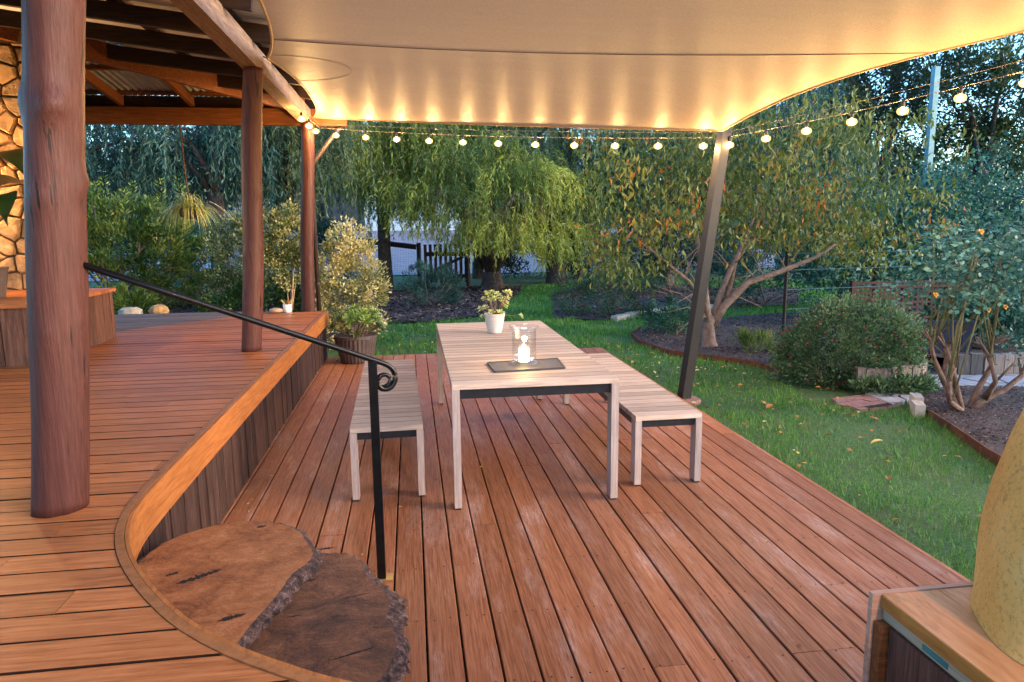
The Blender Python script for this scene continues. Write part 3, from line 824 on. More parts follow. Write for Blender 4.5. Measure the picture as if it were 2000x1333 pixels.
def downpipe():
    root = thing('downpipe', 'brown downpipe bending out beside the farthest post', 'pipe', (-1.19, 9.13, 0))
    MB().tube([(-1.19, 9.16, .0), (-1.19, 9.16, 2.33), (-1.17, 9.16, 2.40), (-.86, 9.2, 2.80), (-.80, 9.3, 2.86), (-.80, 9.58, 3.0)], .028, 12).build('pipe', M['downpipe'], root, smooth=True)
    for z in (.9, 2.2): MB().tube([(-1.19, 9.16, z), (-1.19, 9.16, z + .03)], .034, 12).build('pipe_clip', M['downpipe'], root)
downpipe()

# ------------------------------------------------------------------ stone wall and storage box
def stone_wall():
    root = thing('stone_wall', 'honey coloured rubble stone wall behind the nearest post', 'wall', (-4.2, 7.1, 0))
    x0, x1, z0, z1, yf = -5.0, -3.22, .6, 3.36, 7.12
    MB().box((x0, yf, z0), (x1, yf + .35, z1)).build('mortar', M['mortar'], root)
    rr = random.Random(21); pts = []
    z = z0 + .08; r = 0
    while z < z1:
        x = x0 + rr.uniform(.02, .16)
        while x < x1:
            pts.append((x + rr.uniform(-.05, .05), z + rr.uniform(-.055, .055))); x += rr.uniform(.13, .24)
        z += rr.uniform(.12, .19)
    for p, c in voronoi([(x0, z0), (x1, z0), (x1, z1), (x0, z1)], pts, .013):
        n = len(c); cx = sum(q[0] for q in c) / n; cz = sum(q[1] for q in c) / n
        d = rr.uniform(.03, .075); tilt = (rr.uniform(-.12, .12), rr.uniform(-.12, .12))
        def rg(f, y): return [(cx + (q[0] - cx) * f * rr.uniform(.97, 1), y + tilt[0] * (q[0] - cx) + tilt[1] * (q[1] - cz) + rr.uniform(-.006, .006), cz + (q[1] - cz) * f * rr.uniform(.97, 1)) for q in c]
        vs = rg(1, yf) + rg(.97, yf - d * .8) + rg(.84, yf - d) + [(cx, yf - d * rr.uniform(.85, 1.1), cz)]
        fs = [(k * n + i, (k + 1) * n + i, (k + 1) * n + (i + 1) % n, k * n + (i + 1) % n) for k in range(2) for i in range(n)]
        fs += [(2 * n + i, 3 * n, 2 * n + (i + 1) % n) for i in range(n)]
        MB().add(vs, fs).build('stone', M['stone'] if rr.random() < .7 else M['ochre'], root)
stone_wall()

def storage_box():
    root = thing('timber_box_seat', 'dark panelled timber box with brown lid below the stone wall', 'box', (-4.2, 6.4, ZU))
    X1, Y0, Y1, z1 = -2.83, 5.72, 7.05, 1.04
    x = X1; rr = random.Random(2)
    while x > -5.4:
        w = rr.uniform(.15, .26)
        MB().box((x - w + .004, Y0, ZU + .003), (x - .004, Y0 + .022 + rr.uniform(0, .006), z1)).build('panel_board', M['panel'], root); x -= w
    y = Y0 + .03
    while y < Y1 - .02:
        w = min(rr.uniform(.12, .2), Y1 - y)
        MB().box((X1 - .025, y + .003, ZU + .003), (X1 - rr.uniform(0, .006), y + w - .003, z1)).build('panel_board', M['panel'], root); y += w
    MB().box((X1 - .11, Y1 + .001, ZU + .003), (X1, Y1 + .07, z1)).build('corner_stile', M['panel'], root)
    y = Y0 - .03
    while y < Y1 + .08:
        MB().box((-5.4, y + .002, z1 + .001), (X1 + .035, min(y + .16, Y1 + .1) - .002, z1 + .032)).build('lid_board', M['deck_up'], root); y += .16
storage_box()

# ------------------------------------------------------------------ handrail
def handrail():
    root = thing('handrail', 'black wrought iron handrail with scroll end and square post', 'handrail', (-.185, 3.09, 0))
    s = .019
    MB().box((-.185 - s, 3.09 - s, .006), (-.185 + s, 3.09 + s, 1.03)).build('rail_post', M['iron'], root)
    MB().box((-.215, 3.055, 0.001), (-.135, 3.12, .006)).build('foot_plate', M['brass'], root)
    a = Vector((-1.19, 2.70, 1.502)); b = Vector((-.185, 3.09, 1.035)); d = (b - a).normalized()
    h = Vector((d.x, d.y, 0)).normalized()
    pts = [a, a.lerp(b, .33), a.lerp(b, .66), b]
    # scroll in the vertical plane of the rail
    p = b + d * .05; pts.append(p)
    ang0 = math.atan2(d.z, h.dot(d)); cur = p.copy(); ang = ang0
    step = .012; turn = .06
    for i in range(30):
        ang -= .10 + i * .0135 if i > 1 else .05
        cur = cur + (h * math.cos(ang) + Vector((0, 0, 1)) * math.sin(ang)) * step
        pts.append(cur.copy())
    n = len(pts); rad = [.0125] * (n - 14) + [.0125 - .004 * i / 13 for i in range(14)]
    MB().tube(pts, rad, 10).build('rail', M['iron'], root, smooth=True)
    MB().tube([pts[-1], pts[-1] + Vector((.001, 0, .006))], .013, 10).build('scroll_tip', M['iron'], root)
    br = MB(); br.tube([a + Vector((-.025, -.005, -.05)), a + Vector((.012, .0, -.045)), a + Vector((.028, .01, -.012))], .008, 8)
    br.tube([a + Vector((-.035, -.01, -.05)), a + Vector((-.015, -.01, -.05))], .03, 12)
    br.tube([a - d * .02, a + d * .01], .018, 10)
    br.build('wall_bracket', M['iron'], root)
handrail()

# ------------------------------------------------------------------ table and benches (local frame: x across, y away)
def put(o, x, y, rot):
    o.location = (x, y, 0); o.rotation_euler = (0, 0, rot)
def furniture(name, label, cat, w, l, h, leg_w, leg_d, pitch, group=None):
    root = thing(name, label, cat, (0, 0, 0), group); th = .03
    y = 0; k = int(round(l / pitch)); p = l / k
    for i in range(k):
        e = .0030
        MB().box((e, i * p + e, h - th), (w - e, (i + 1) * p - e, h)).build('slat', M['teak_x'], root)
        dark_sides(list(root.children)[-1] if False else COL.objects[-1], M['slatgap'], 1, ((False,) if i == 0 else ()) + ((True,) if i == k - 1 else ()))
    for x in (0, w - leg_w):
        for yy in (0, l - leg_d):
            MB().box((x + .001, yy + .001, .012), (x + leg_w - .001, yy + leg_d - .001, h - th - .001)).build('leg', M['teak_z'], root)
            MB().box((x + .006, yy + .006, 0.001), (x + leg_w - .006, yy + leg_d - .006, .0115)).build('foot', M['steel'], root)
    fh = .055 if h > .6 else .045; zt = h - th - .002
    mb = MB()
    for yy in (.02, l - .045): mb.box((leg_w + .001, yy, zt - fh), (w - leg_w - .001, yy + .025, zt))
    for x in (.012, w - .037): mb.box((x, leg_d + .001, zt - fh), (x + .025, l - leg_d - .001, zt))
    for t in (.33, .66): mb.box((.04, l * t, zt - .03), (w - .04, l * t + .03, zt - .001))
    mb.build('steel_frame', M['steel'], root)
    return root
tb = furniture('dining_table', 'long pale washed timber slat table with charcoal frame in the middle of the deck', 'table', .9656, 2.5444, .7395, .045, .09, .1)
put(tb, .1986, 3.8167, -.0025)
b1 = furniture('slatted_bench', 'pale slatted bench left of the table, behind the black rail post', 'bench', .4317, 2.1265, .4521, .042, .085, .1, 'benches beside the table')
put(b1, -.3937, 4.047, .0206)
b2 = b1.copy(); COL.objects.link(b2)
for ch in list(b1.children):
    c = ch.copy(); COL.objects.link(c); c.parent = b2
b2['label'] = 'pale slatted bench right of the table, beside the lawn edge'
put(b2, 1.3265, 3.9995, -.0022)

# tray, hurricane glass, candle
def tray():
    p = [(.463, 4.39), (.93, 4.44), (.912, 4.135), (.475, 4.10)]
    o = MB(); z = .7405
    o.prism(p, z, z + .006)
    for i in range(4):
        a, b = p[i], p[(i + 1) % 4]
        o.bar((a[0], a[1], z + .006), (b[0], b[1], z + .006), .008, .010)
    return tag(o.build('serving_tray', M['tray']), 'dark grey rectangular tray under the glass candle holder', 'tray')
tray()
HX, HY, HZ = .685, 4.29, .7475
root = thing('candle_holder', 'clear glass hurricane cylinder with rolled rim on the dark tray', 'candle holder', (HX, HY, HZ))
MB().lathe((HX, HY, HZ), [(.085, .0), (.094, .006), (.092, .016), (.079, .026), (.076, .06), (.076, .215), (.080, .228), (.092, .236), (.094, .242), (.088, .244), (.076, .232), (.072, .216), (.072, .06), (.070, .022), (.03, .016)], 40, True).build('glass_cylinder', M['glass'], root, smooth=True)
rootc = thing('candle', 'lit glowing cream pillar candle inside the glass holder', 'candle', (HX - .002, HY, HZ + .018))
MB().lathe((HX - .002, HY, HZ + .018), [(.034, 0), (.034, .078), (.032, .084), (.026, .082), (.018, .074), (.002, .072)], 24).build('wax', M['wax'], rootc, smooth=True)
MB().tube([(HX - .002, HY, HZ + .088), (HX - .002, HY, HZ + .10)], .0012, 6).build('wick', M['socket'], rootc)
MB().lathe((HX - .002, HY, HZ + .098), [(.001, 0), (.005, .006), (.006, .012), (.003, .024), (.0005, .034)], 10).build('flame', M['flame'], rootc, smooth=True)

def lamp(name, loc, power, radius, color=WARM, parent=None):
    d = bpy.data.lights.new(name, 'POINT'); d.energy = power; d.shadow_soft_size = radius; d.color = color
    o = bpy.data.objects.new(name, d); COL.objects.link(o); o.location = loc
    if parent: o.parent = parent; o.location = Vector(loc) - parent_loc(parent)
    return o
lamp('candle_light', (HX - .002, HY, HZ + .155), .6, .02, (1, .6, .26), rootc)

# ------------------------------------------------------------------ succulents
def rosette_verts(mb, c, axis, R, n, tint_rng, wid=.42, up=.5):
    axis = Vector(axis).normalized(); q = axis.to_track_quat('Z', 'Y')
    for i in range(n):
        t = i / n; a = i * 2.39996; rad = R * (1 - .62 * t); el = .15 + (up + .7) * t
        dr = Vector((math.cos(a) * math.cos(el), math.sin(a) * math.cos(el), math.sin(el))); sd_ = Vector((-math.sin(a), math.cos(a), 0)); nn = dr.cross(sd_)
        w = rad * wid
        L = [Vector((0, 0, 0)) + dr * .05 * rad, dr * rad * .65 + sd_ * w / 2, dr * rad * .92 + sd_ * w * .28, dr * rad, dr * rad * .92 - sd_ * w * .28, dr * rad * .65 - sd_ * w / 2]
        vs = [Vector(c) + q @ (p + (nn * -.03 * rad if k in (1, 5) else Vector((0, 0, 0)))) for k, p in enumerate(L)]
        mb.add([tuple(v) for v in vs], [(0, 1, 2, 3), (0, 3, 4, 5)], random.uniform(*tint_rng) + .001)
def table_succulent():
    x, y, z = .665, 5.70, .7405
    root = thing('potted_succulent', 'yellow green branching succulent in ribbed cream pot on the table', 'plant', (x, y, z))
    prof = [(.05, 0), (.056, .002)]
    k = 11
    for i in range(k):
        t0 = i / k; r = .056 + .030 * t0 ** .8
        prof += [(r - .003, .006 + .146 * t0), (r + .002, .006 + .146 * (t0 + .35 / k)), (r + .002, .006 + .146 * (t0 + .7 / k))]
    prof += [(.088, .160), (.084, .162), (.080, .150), (.078, .142), (.001, .142)]
    MB().lathe((x, y, z), prof, 32).build('pot', M['potwhite'], root, smooth=True)
    MB().lathe((x, y, z), [(.076, .143), (.05, .148), (.001, .150)], 20).build('soil', M['soil'], root)
    rr = random.Random(8)
    heads = [(-.085, 0, .28), (-.05, -.02, .315), (-.015, 0, .335), (.02, -.02, .32), (.045, .02, .30), (.06, -.01, .255), (.095, 0, .325), (.105, -.02, .285), (.085, 0, .215), (.0, -.05, .29), (-.035, -.045, .275),
             (.075, .02, .27), (.1, .01, .245), (-.115, -.01, .20), (-.075, -.02, .215), (.13, .02, .31), (-.10, 0, .135), (.215, -.02, .135), (-.03, -.05, .178), (.04, -.06, .172), (.12, -.03, .335), (-.06, .03, .33)]
    for hx, hy, hz in heads:
        mb = MB(); c = (x + hx, y + hy, z + hz)
        rosette_verts(mb, c, (hx * 2.0, hy * 2 - .25, .35), rr.uniform(.032, .043), 13, (.35, 1), .5)
        mb.build('leaf_rosette', M['f_succ'], root)
        b = (x + hx * .25, y + hy * .3, z + .145); m_ = (x + hx * .6, y + hy * .6, z + .145 + (hz - .145) * .5)
        MB().tube([b, m_, c], [.0045, .0035, .003], 6).build('stem', M['twig'], root)
table_succulent()

def deck_pot():
    x, y, z = -.70, 8.58, .001
    root = thing('potted_aeonium', 'dark ribbed pot of green and purple rosettes at the far left deck corner', 'plant', (x, y, z))
    n = 60; prof = [(.175, 0), (.185, .01), (.215, .12), (.240, .24), (.245, .29), (.258, .295), (.258, .33), (.240, .335), (.232, .30), (.001, .29)]
    vs = []; fs = []
    for pi_, (r, h) in enumerate(prof):
        for k in range(n):
            rr = r * (1 + (.018 * (1 if k % 2 else -1) if 1 <= pi_ <= 4 else 0)); a = 2 * PI * k / n
            vs.append((x + rr * math.cos(a), y + rr * math.sin(a), z + h))
    for i in range(len(prof) - 1):
        for k in range(n): fs.append((i * n + k, i * n + (k + 1) % n, (i + 1) * n + (k + 1) % n, (i + 1) * n + k))
    fs.append(tuple(range(n - 1, -1, -1)))
    MB().add(vs, fs).build('pot', M['potdark'], root)
    rr = random.Random(12)
    for i in range(30):
        a = rr.uniform(0, 2 * PI); d = rr.uniform(.05, .30) ; h = .38 + .22 * (1 - (d / .34) ** 2) + rr.uniform(-.03, .06)
        if d > .24: h -= .05
        c = (x + d * math.cos(a) + .03, y + d * math.sin(a) * .8, z + h)
        mb = MB(); low = h < .46
        rosette_verts(mb, c, (math.cos(a) * d * 4, math.sin(a) * d * 4 - .5, 1), rr.uniform(.085, .125), 26, (0, .45) if low else (.3, 1), .27, .4)
        mb.build('leaf_rosette', M['f_aeon'], root)
        MB().tube([(x + d * .3 * math.cos(a), y + d * .3 * math.sin(a), z + .28), (c[0] * .5 + (x) * .5, c[1] * .5 + y * .5, z + .28 + (h - .28) * .5), c], .010, 6).build('stem', M['trunk_pale'], root)
deck_pot()

def white_pot():
    x, y = -1.53, 8.86
    root = thing('small_white_pot', 'small white pot with a dry seedling beside the round pebble', 'pot', (x, y, ZU))
    MB().lathe((x, y, ZU + .002), [(.045, 0), (.048, .004), (.052, .10), (.047, .10), (.044, .08), (.001, .08)], 20).build('pot', M['white'], root, smooth=True)
    P = []; D = []
    for i in range(26):
        a = random.uniform(0, 6.28); P.append((x + .02 * math.cos(a), y + .02 * math.sin(a), ZU + .08)); D.append((math.cos(a) * .6, math.sin(a) * .6, 1))
    leaves('foliage', P, D, .10, .012, M['f_litter'], root)
    o = MB(); o.lathe((-1.66, 8.84, ZU + .002), [(.03, 0), (.075, .012), (.09, .03), (.075, .05), (.03, .06)], 16)
    p = o.build('river_pebble', M['pebble'], smooth=True); tag(p, 'smooth tan oval pebble lying on the deck corner', 'pebble')
white_pot()

def rock(label, x, y, z, sx, sy, sz, seed, m):
    rr = random.Random(seed); mb = MB(); n = 10; vs = []; fs = []
    for i in range(7):
        ph = PI * i / 6
        for k in range(n):
            a = 2 * PI * k / n; f = 1 + rr.uniform(-.12, .12)
            vs.append((x + sx * math.sin(ph) ** .7 * math.cos(a) * f, y + sy * math.sin(ph) ** .7 * math.sin(a) * f, z + sz * (1 - math.cos(ph)) / 2 * (1 + rr.uniform(-.06, .06))))
    for i in range(6):
        for k in range(n): fs.append((i * n + k, i * n + (k + 1) % n, (i + 1) * n + (k + 1) % n, (i + 1) * n + k))
    return tag(mb.add(vs, fs).build('garden_rock', m), label, 'rock')
rock('long pale flat rock at the back edge of the old grey boards', -3.56, 9.45, .50, .15, .09, .15, 1, M['limestone'])
rock('orange brown rock beside the pale flat rock behind the deck', -3.22, 9.45, .50, .12, .09, .17, 2, M['ochre'])

# ------------------------------------------------------------------ hanging basket
def hanging_basket():
    x, y, zt = -2.68, 9.20, 2.86; zc = 1.86
    root = thing('hanging_spider_plant', 'hanging basket of striped spider plant on a brown rope under the verandah', 'plant', (x, y, zc))
    MB().tube([(x - .02, y, zt), (x - .01, y, 2.4), (x + .01, y, zc + .13)], .007, 6).build('rope', M['rope'], root)
    MB().lathe((x, y, zc - .12), [(.05, 0), (.10, .03), (.13, .10), (.13, .13), (.12, .13), (.001, .11)], 18).build('basket', M['potdark'], root)
    for k in range(3):
        a = 2 * PI * k / 3; MB().tube([(x + .12 * math.cos(a), y + .12 * math.sin(a), zc), (x, y, zc + .16)], .003, 5).build('chain', M['iron'], root)
    rr = random.Random(6)
    V = []; F = []; T = []
    def blade(p0, a, out, h, drop, L, w, t):
        n = 9; b0 = len(V)
        for i in range(n):
            s = i / (n - 1); r = out * s; zz = h * math.sin(min(s * 2.2, PI / 2) ) - drop * s ** 2.2
            ww = w * (1 - s ** 2) + .001
            px, py, pz = p0[0] + r * math.cos(a), p0[1] + r * math.sin(a), p0[2] + zz
            V.append((px - math.sin(a) * ww / 2, py + math.cos(a) * ww / 2, pz)); V.append((px + math.sin(a) * ww / 2, py - math.cos(a) * ww / 2, pz))
            T.extend([t, t])
        for i in range(n - 1):
            j = b0 + 2 * i; F.append((j, j + 1, j + 3, j + 2))
    for i in range(230):
        a = rr.uniform(0, 2 * PI); q_ = rr.random(); blade((x + .10 * math.cos(a), y + .10 * math.sin(a), zc - .01), a + rr.uniform(-.5, .5), .05 + .27 * q_ + rr.uniform(0, .06), .15 * rr.random() * (1.2 - q_) + .05, rr.uniform(.14, .42) if q_ < .5 else rr.uniform(.10, .34), 0, rr.uniform(.013, .021), rr.random())
    for i in range(90):
        a = rr.uniform(0, 2 * PI); blade((x, y, zc + .0), a, rr.uniform(.06, .26), rr.uniform(.14, .24), rr.uniform(.0, .22), 0, rr.uniform(.012, .018), rr.random())
    for a, o, d in ((-.3, .55, .30), (.4, .5, .5), (3.3, .40, .52), (3.0, .45, .35), (-.1, .62, .42)):
        for k in range(3): blade((x, y, zc + .03), a + k * .03, o, .14, d, 0, .008, .8)
        tx, ty, tz = x + o * math.cos(a), y + o * math.sin(a), zc + .17 - d
        for k in range(14): blade((tx, ty, tz), rr.uniform(0, 6.28), rr.uniform(.03, .08), .03, .05, 0, .008, rr.random())
    nmesh('foliage', np.array(V), np.array(F), M['f_spider'], root, np.array(T))
hanging_basket()

# ------------------------------------------------------------------ big leaf plant on the box
def big_leaf_plant():
    x, y, z = -3.46, 6.3, 1.075
    root = thing('broad_leaf_plant', 'dark broad leaved pot plant standing left of the nearest post', 'plant', (x, y, z))
    MB().lathe((x, y, z), [(.12, 0), (.16, .22), (.17, .25), (.15, .25), (.001, .22)], 20).build('pot', M['potdark'], root)
    MB().tube([(x, y, z + .2), (x + .02, y, z + .7)], [.02, .015], 8).build('stem', M['cane'], root)
    specs = [(.42, -.30, 1.10, .62, .36), (.46, -.1, .88, .62, .36), (.36, -.40, .76, .6, .32), (-.3, -.4, 1.0, .5, .3), (-.4, .2, .8, .5, .28), (.1, -.5, 1.2, .45, .28)]
    for dx, dy, h, L, w in specs:
        a = math.atan2(dy, dx); b = Vector((x + dx * .35, y + dy * .35, z + h)); n = 8; vs = []; fs = []
        d = Vector((math.cos(a), math.sin(a), 0)); s = Vector((-math.sin(a), math.cos(a), 0))
        for i in range(n + 1):
            t = i / n; wd = w * math.sin(PI * min(1, .04 + t * .96) ** .75) * .55
            c = b + d * L * t * .95 + Vector((0, 0, .12 * math.sin(t * 2) - .30 * t * t))
            for j in (-1, -.5, 0, .5, 1): vs.append(tuple(c + s * wd * j + Vector((0, 0, .05 * abs(j) + .008 * math.sin(t * 40) * abs(j)))))
        for i in range(n):
            for j in range(4): fs.append((i * 5 + j, i * 5 + j + 1, (i + 1) * 5 + j + 1, (i + 1) * 5 + j))
        MB().add(vs, fs, .5 + .3 * math.sin(h * 9)).build('large_leaf', M['f_big'], root, smooth=True)
        MB().tube([(x + .02, y, z + .65), (x + dx * .2, y + dy * .2, z + h * .85), tuple(b)], .007, 6).build('leaf_stalk', M['cane'], root)
big_leaf_plant()

# ------------------------------------------------------------------ sail post and shade sail
PB = Vector((2.60, 6.38, -.10)); PT = Vector((2.99, 6.52, 2.50))
def sail_post():
    root = thing('sail_post', 'leaning dark square steel post holding the far right sail corner', 'post', tuple(PB))
    mb = MB(); mb.bar(tuple(PB), tuple(PT), .095, .095, (-.2, 1, 0)); mb.build('post_tube', M['pole_dark'], root)
    MB().bar(tuple(PT), tuple(PT + (PT - PB).normalized() * .006), .10, .10, (-.2, 1, 0)).build('post_cap', M['pole_dark'], root)
    MB().lathe((PB.x, PB.y, -.13), [(.16, 0), (.17, .04), (.15, .055), (.001, .06)], 14).build('footing', M['brick'], root)
sail_post()

A_ = Vector((-1.14, 9.17, 2.955)); B_ = Vector((2.93, 6.45, 2.475)); C_ = Vector((5.585, 3.158, 2.84)); D_ = Vector((-1.12, 6.30, 3.0)); E_ = Vector((-.95, 2.3, 3.0))
def arc(p, q, off, t):
    return p.lerp(q, t) + Vector(off) * (4 * t * (1 - t)) ** 1.0
def cusp(p, q, off, t):   # flatter middle, steeper ends
    return p.lerp(q, t) + Vector(off) * (1 - abs(2 * t - 1) ** 2.6)
def left_edge(v):
    s = .40
    return cusp(A_, D_, (.16, 0, -.02), v / s) if v < s else cusp(D_, E_, (.20, 0, -.02), (v - s) / (1 - s))
def right_edge(v): return B_.lerp(C_, v) + Vector((-.309, -.284, .176)) * (1 - abs(2 * v ** 1.09 - 1) ** 3.15)
def far_edge(u): return arc(A_, B_, (-.10, -.22, -.045), u)
def near_edge(u): return arc(E_, C_, (0, .5, 0), u)
def sailpt(u, v):
    L, R_, Fp, Np = left_edge(v), right_edge(v), far_edge(u), near_edge(u)
    bil = (A_ * (1 - u) * (1 - v) + B_ * u * (1 - v) + E_ * (1 - u) * v + C_ * u * v)
    p = L * (1 - u) + R_ * u + Fp * (1 - v) + Np * v - bil
    return p
def shade_sail():
    root = thing('shade_sail', 'large beige shade sail stretched from the verandah beam over the table', 'shade sail', (1, 5, 2.9))
    n = 90; us = [.5 - .5 * math.cos(PI * i / n) for i in range(n + 1)]
    vs_ = [i / n for i in range(n + 1)]
    V = np.array([tuple(sailpt(u, v)) for v in vs_ for u in us]); i = (np.arange(n)[:, None] * (n + 1) + np.arange(n)[None]).ravel()
    F = np.stack([i, i + 1, i + n + 2, i + n + 1], 1)
    nmesh('sail_cloth', V, F, M['sail'], root, smooth=True)
    def hem(f, name='hem'):
        pts = [f(t / 60) for t in range(61)]; MB().tube(pts, .011, 6).build(name, M['sail'], root, smooth=True)
    hem(lambda t: left_edge(t)); hem(lambda t: right_edge(t)); hem(lambda t: far_edge(t)); hem(lambda t: near_edge(t))
    for va, vb in ((.50, .42), (.80, .80)):
        pts = [sailpt(.003 + .994 * t / 50, va + (vb - va) * t / 50) - Vector((0, 0, .002)) for t in range(51)]
        MB().tube(pts, .0035, 5).build('seam', M['thread'], root)
    # stitched half-round patch at the middle fixing
    pts = []
    for i in range(31):
        t = i / 30; a = -PI / 2 + PI * t
        pts.append(sailpt(max(.004, .135 * math.cos(a)), .36 + .062 * math.sin(a)) - Vector((0, 0, .002)))
    MB().tube(pts, .0014, 4).build('corner_patch_seam', M['sail'], root)
    for p, q in ((A_, (-1.2, 9.17, 2.96)), (D_, (-1.17, 6.37, 3.03)), (B_, tuple(PT - Vector((0, 0, .02)))), (E_, (-1.17, 2.3, 3.03))):
        MB().tube([tuple(p), q], .006, 6).build('turnbuckle', M['galv'], root)
shade_sail()

# ------------------------------------------------------------------ string lights
def string_lights():
    S = Vector((-1.12, 7.9, 2.85)); A2 = Vector((-1.06, 9.16, 2.83)); B2 = Vector((2.99, 6.52, 2.42)); C2 = Vector((4.95, 2.6, 2.85)); D2 = Vector((4.2, -1.2, 3.0)); E2 = Vector((-1.0, -1.2, 3.0))
    root = thing('string_lights', 'string of warm round bulbs hanging below the far sail edge and out to the right', 'string lights', (1, 7, 2.7))
    def span(p, q, n, sag, first=0, t_off=.5):
        pts = [p.lerp(q, i / 40) + Vector((0, 0, -sag * 4 * (i / 40) * (1 - i / 40))) for i in range(41)]
        MB().tube(pts, .0032, 5).build('cable', M['cable'], root)
        wire = [p.lerp(q, i / 20) + Vector((0, 0, .045 - sag * .6 * 4 * (i / 20) * (1 - i / 20))) for i in range(21)]
        MB().tube(wire, .0022, 4).build('support_wire', M['cable'], root)
        for k in range(n):
            t = (k + t_off) / n; c = p.lerp(q, t) + Vector((0, 0, -sag * 4 * t * (1 - t)))
            s = MB().lathe((c.x, c.y, c.z - .05), [(.010, 0), (.013, .004), (.013, .035), (.006, .05)], 10).build('lamp_socket', M['socket'], root)
            r = .034
            MB().lathe((c.x, c.y, c.z - .05 - .058), [(.004, 0), (.025, .005), (.039, .018), (.042, .034), (.034, .050), (.010, .060)], 14).build('bulb', M['bulb'], root, smooth=True)
            MB().lathe((c.x, c.y, c.z - .05 - .048), [(.003, 0), (.015, .007), (.019, .018), (.015, .030), (.003, .038)], 12).build('filament', M['filament'], root, smooth=True)
    span(S, A2, 3, .01, t_off=.3)
    span(A2, B2, 11, .045, t_off=.55)
    span(B2, C2, 11, .07, t_off=.15)
    span(C2, D2, 5, .08)  # this span and the next are unseen, added for front fill
    span(D2, E2, 6, .08)
string_lights()

def assumed_fill_lamp(label, x, y, z, power):
    root = thing('assumed_fill_lamp', label, 'lamp', (x, y, z))
    MB().tube([(x, y, z + .14), (x, y, z + .11)], .05, 16).build('lamp_mount', M['socket'], root)
    MB().lathe((x, y, z), [(.02, -.02), (.09, .0), (.12, .05), (.10, .10), (.05, .115)], 20).build('lamp_shade', M['lampglass'], root, smooth=True)
    lamp('lamp_light', (x, y, z - .06), power, .10, (1, .50, .16), root)
assumed_fill_lamp('assumed opal lamp behind the camera, unseen, added for warm front light', 1.6, -2.0, 2.85, 34)  # assumed source behind the camera, hung free of any roof, added as warm fill
def assumed_wall_lamp(x, y, z, power):
    root = thing('assumed_wall_lamp', 'assumed small opal wall lamp at the stone wall, unseen, added to light the stones', 'lamp', (x, y, z))
    MB().box((x - .05, y + .07, z - .08), (x + .05, y + .15, z + .08)).build('back_plate', M['socket'], root)
    MB().lathe((x, y, z), [(.03, -.08), (.06, -.05), (.06, .05), (.03, .08)], 16).build('lamp_shade', M['lampglass'], root, smooth=True)
    lamp('lamp_light', (x + .02, y - .09, z), power, .05, (1, .52, .18), root)
assumed_wall_lamp(-4.15, 6.86, 2.15, 5)  # assumed fixture left of the view, added to warm the stone wall

# ------------------------------------------------------------------ pizza oven and its bench
def oven():
    root = thing('outdoor_timber_bench', 'timber bench with pale orange top under the yellow oven', 'bench', (2, 1, 0))
    zt = .55; X0 = 1.31
    MB().box((X0 - .026, 1.705, zt - .30), (3.2, 1.722, zt + .003)).build('back_board', M['warmboard'], root)
    xs = [X0 + .002, X0 + .178, X0 + .75, X0 + 1.9]
    ys = [(-.4, .72), (.723, 1.43), (1.433, 1.702)]
    for a, b in zip(xs[:-1], xs[1:]):
        MB().box((a + .001, -.4, zt - .04), (b - .001, 1.702, zt)).build('top_board', M['topslab'], root)
    MB().box((X0 - .001, -.4, zt - .039), (X0 + .001, 1.701, zt - .001)).build('top_edge', M['topedge'], root)
    MB().box((X0 + .008, -.4, zt - .075), (X0 + .03, 1.70, zt - .042)).build('sheet_edge', M['particle'], root)
    for y in (1.45, 1.18): MB().box((X0 + .006, y, zt - .068), (X0 + .008, y + .09, zt - .052)).build('green_stamp', M['green_ink'], root)
    y = 1.66; rr = random.Random(3)
    MB().box((X0 - .018, 1.668, .002), (X0 + .02, 1.702, zt - .078)).build('corner_stile', M['beam'], root)
    while y > -.4:
        MB().box((X0, y - .27 + .003, .002), (X0 + .03, y - .003, zt - .078 - rr.uniform(0, .006))).build('side_board', M['panel'], root); y -= .27
    # oven
    r2 = thing('pizza_oven', 'yellow rendered dome oven on the timber bench at the right edge', 'oven', (2.2, 1.25, zt))
    cx, cyy = 1.955, 1.33; n = 72; m = 34; V = []
    for j in range(m + 1):
        t = j / m; th = t * PI / 2
        R0 = .52 * (math.cos(th) ** .55); z = zt + .002 + .85 * math.sin(th) ** 1.0
        if j == 0: R0 += .006
        for k in range(n):
            a = 2 * PI * k / n; rr_ = R0 * (1 + .012 * math.sin(3 * a + t * 4) + .010 * math.sin(7 * a - t * 9) + .006 * math.sin(13 * a + 17 * t))
            V.append((cx + rr_ * math.cos(a), cyy + rr_ * .95 * math.sin(a), z))
    i = np.array([(j * n + k, j * n + (k + 1) % n, (j + 1) * n + (k + 1) % n, (j + 1) * n + k) for j in range(m) for k in range(n)])
    nmesh('dome', np.array(V), i, M['render'], r2, smooth=True)
oven()

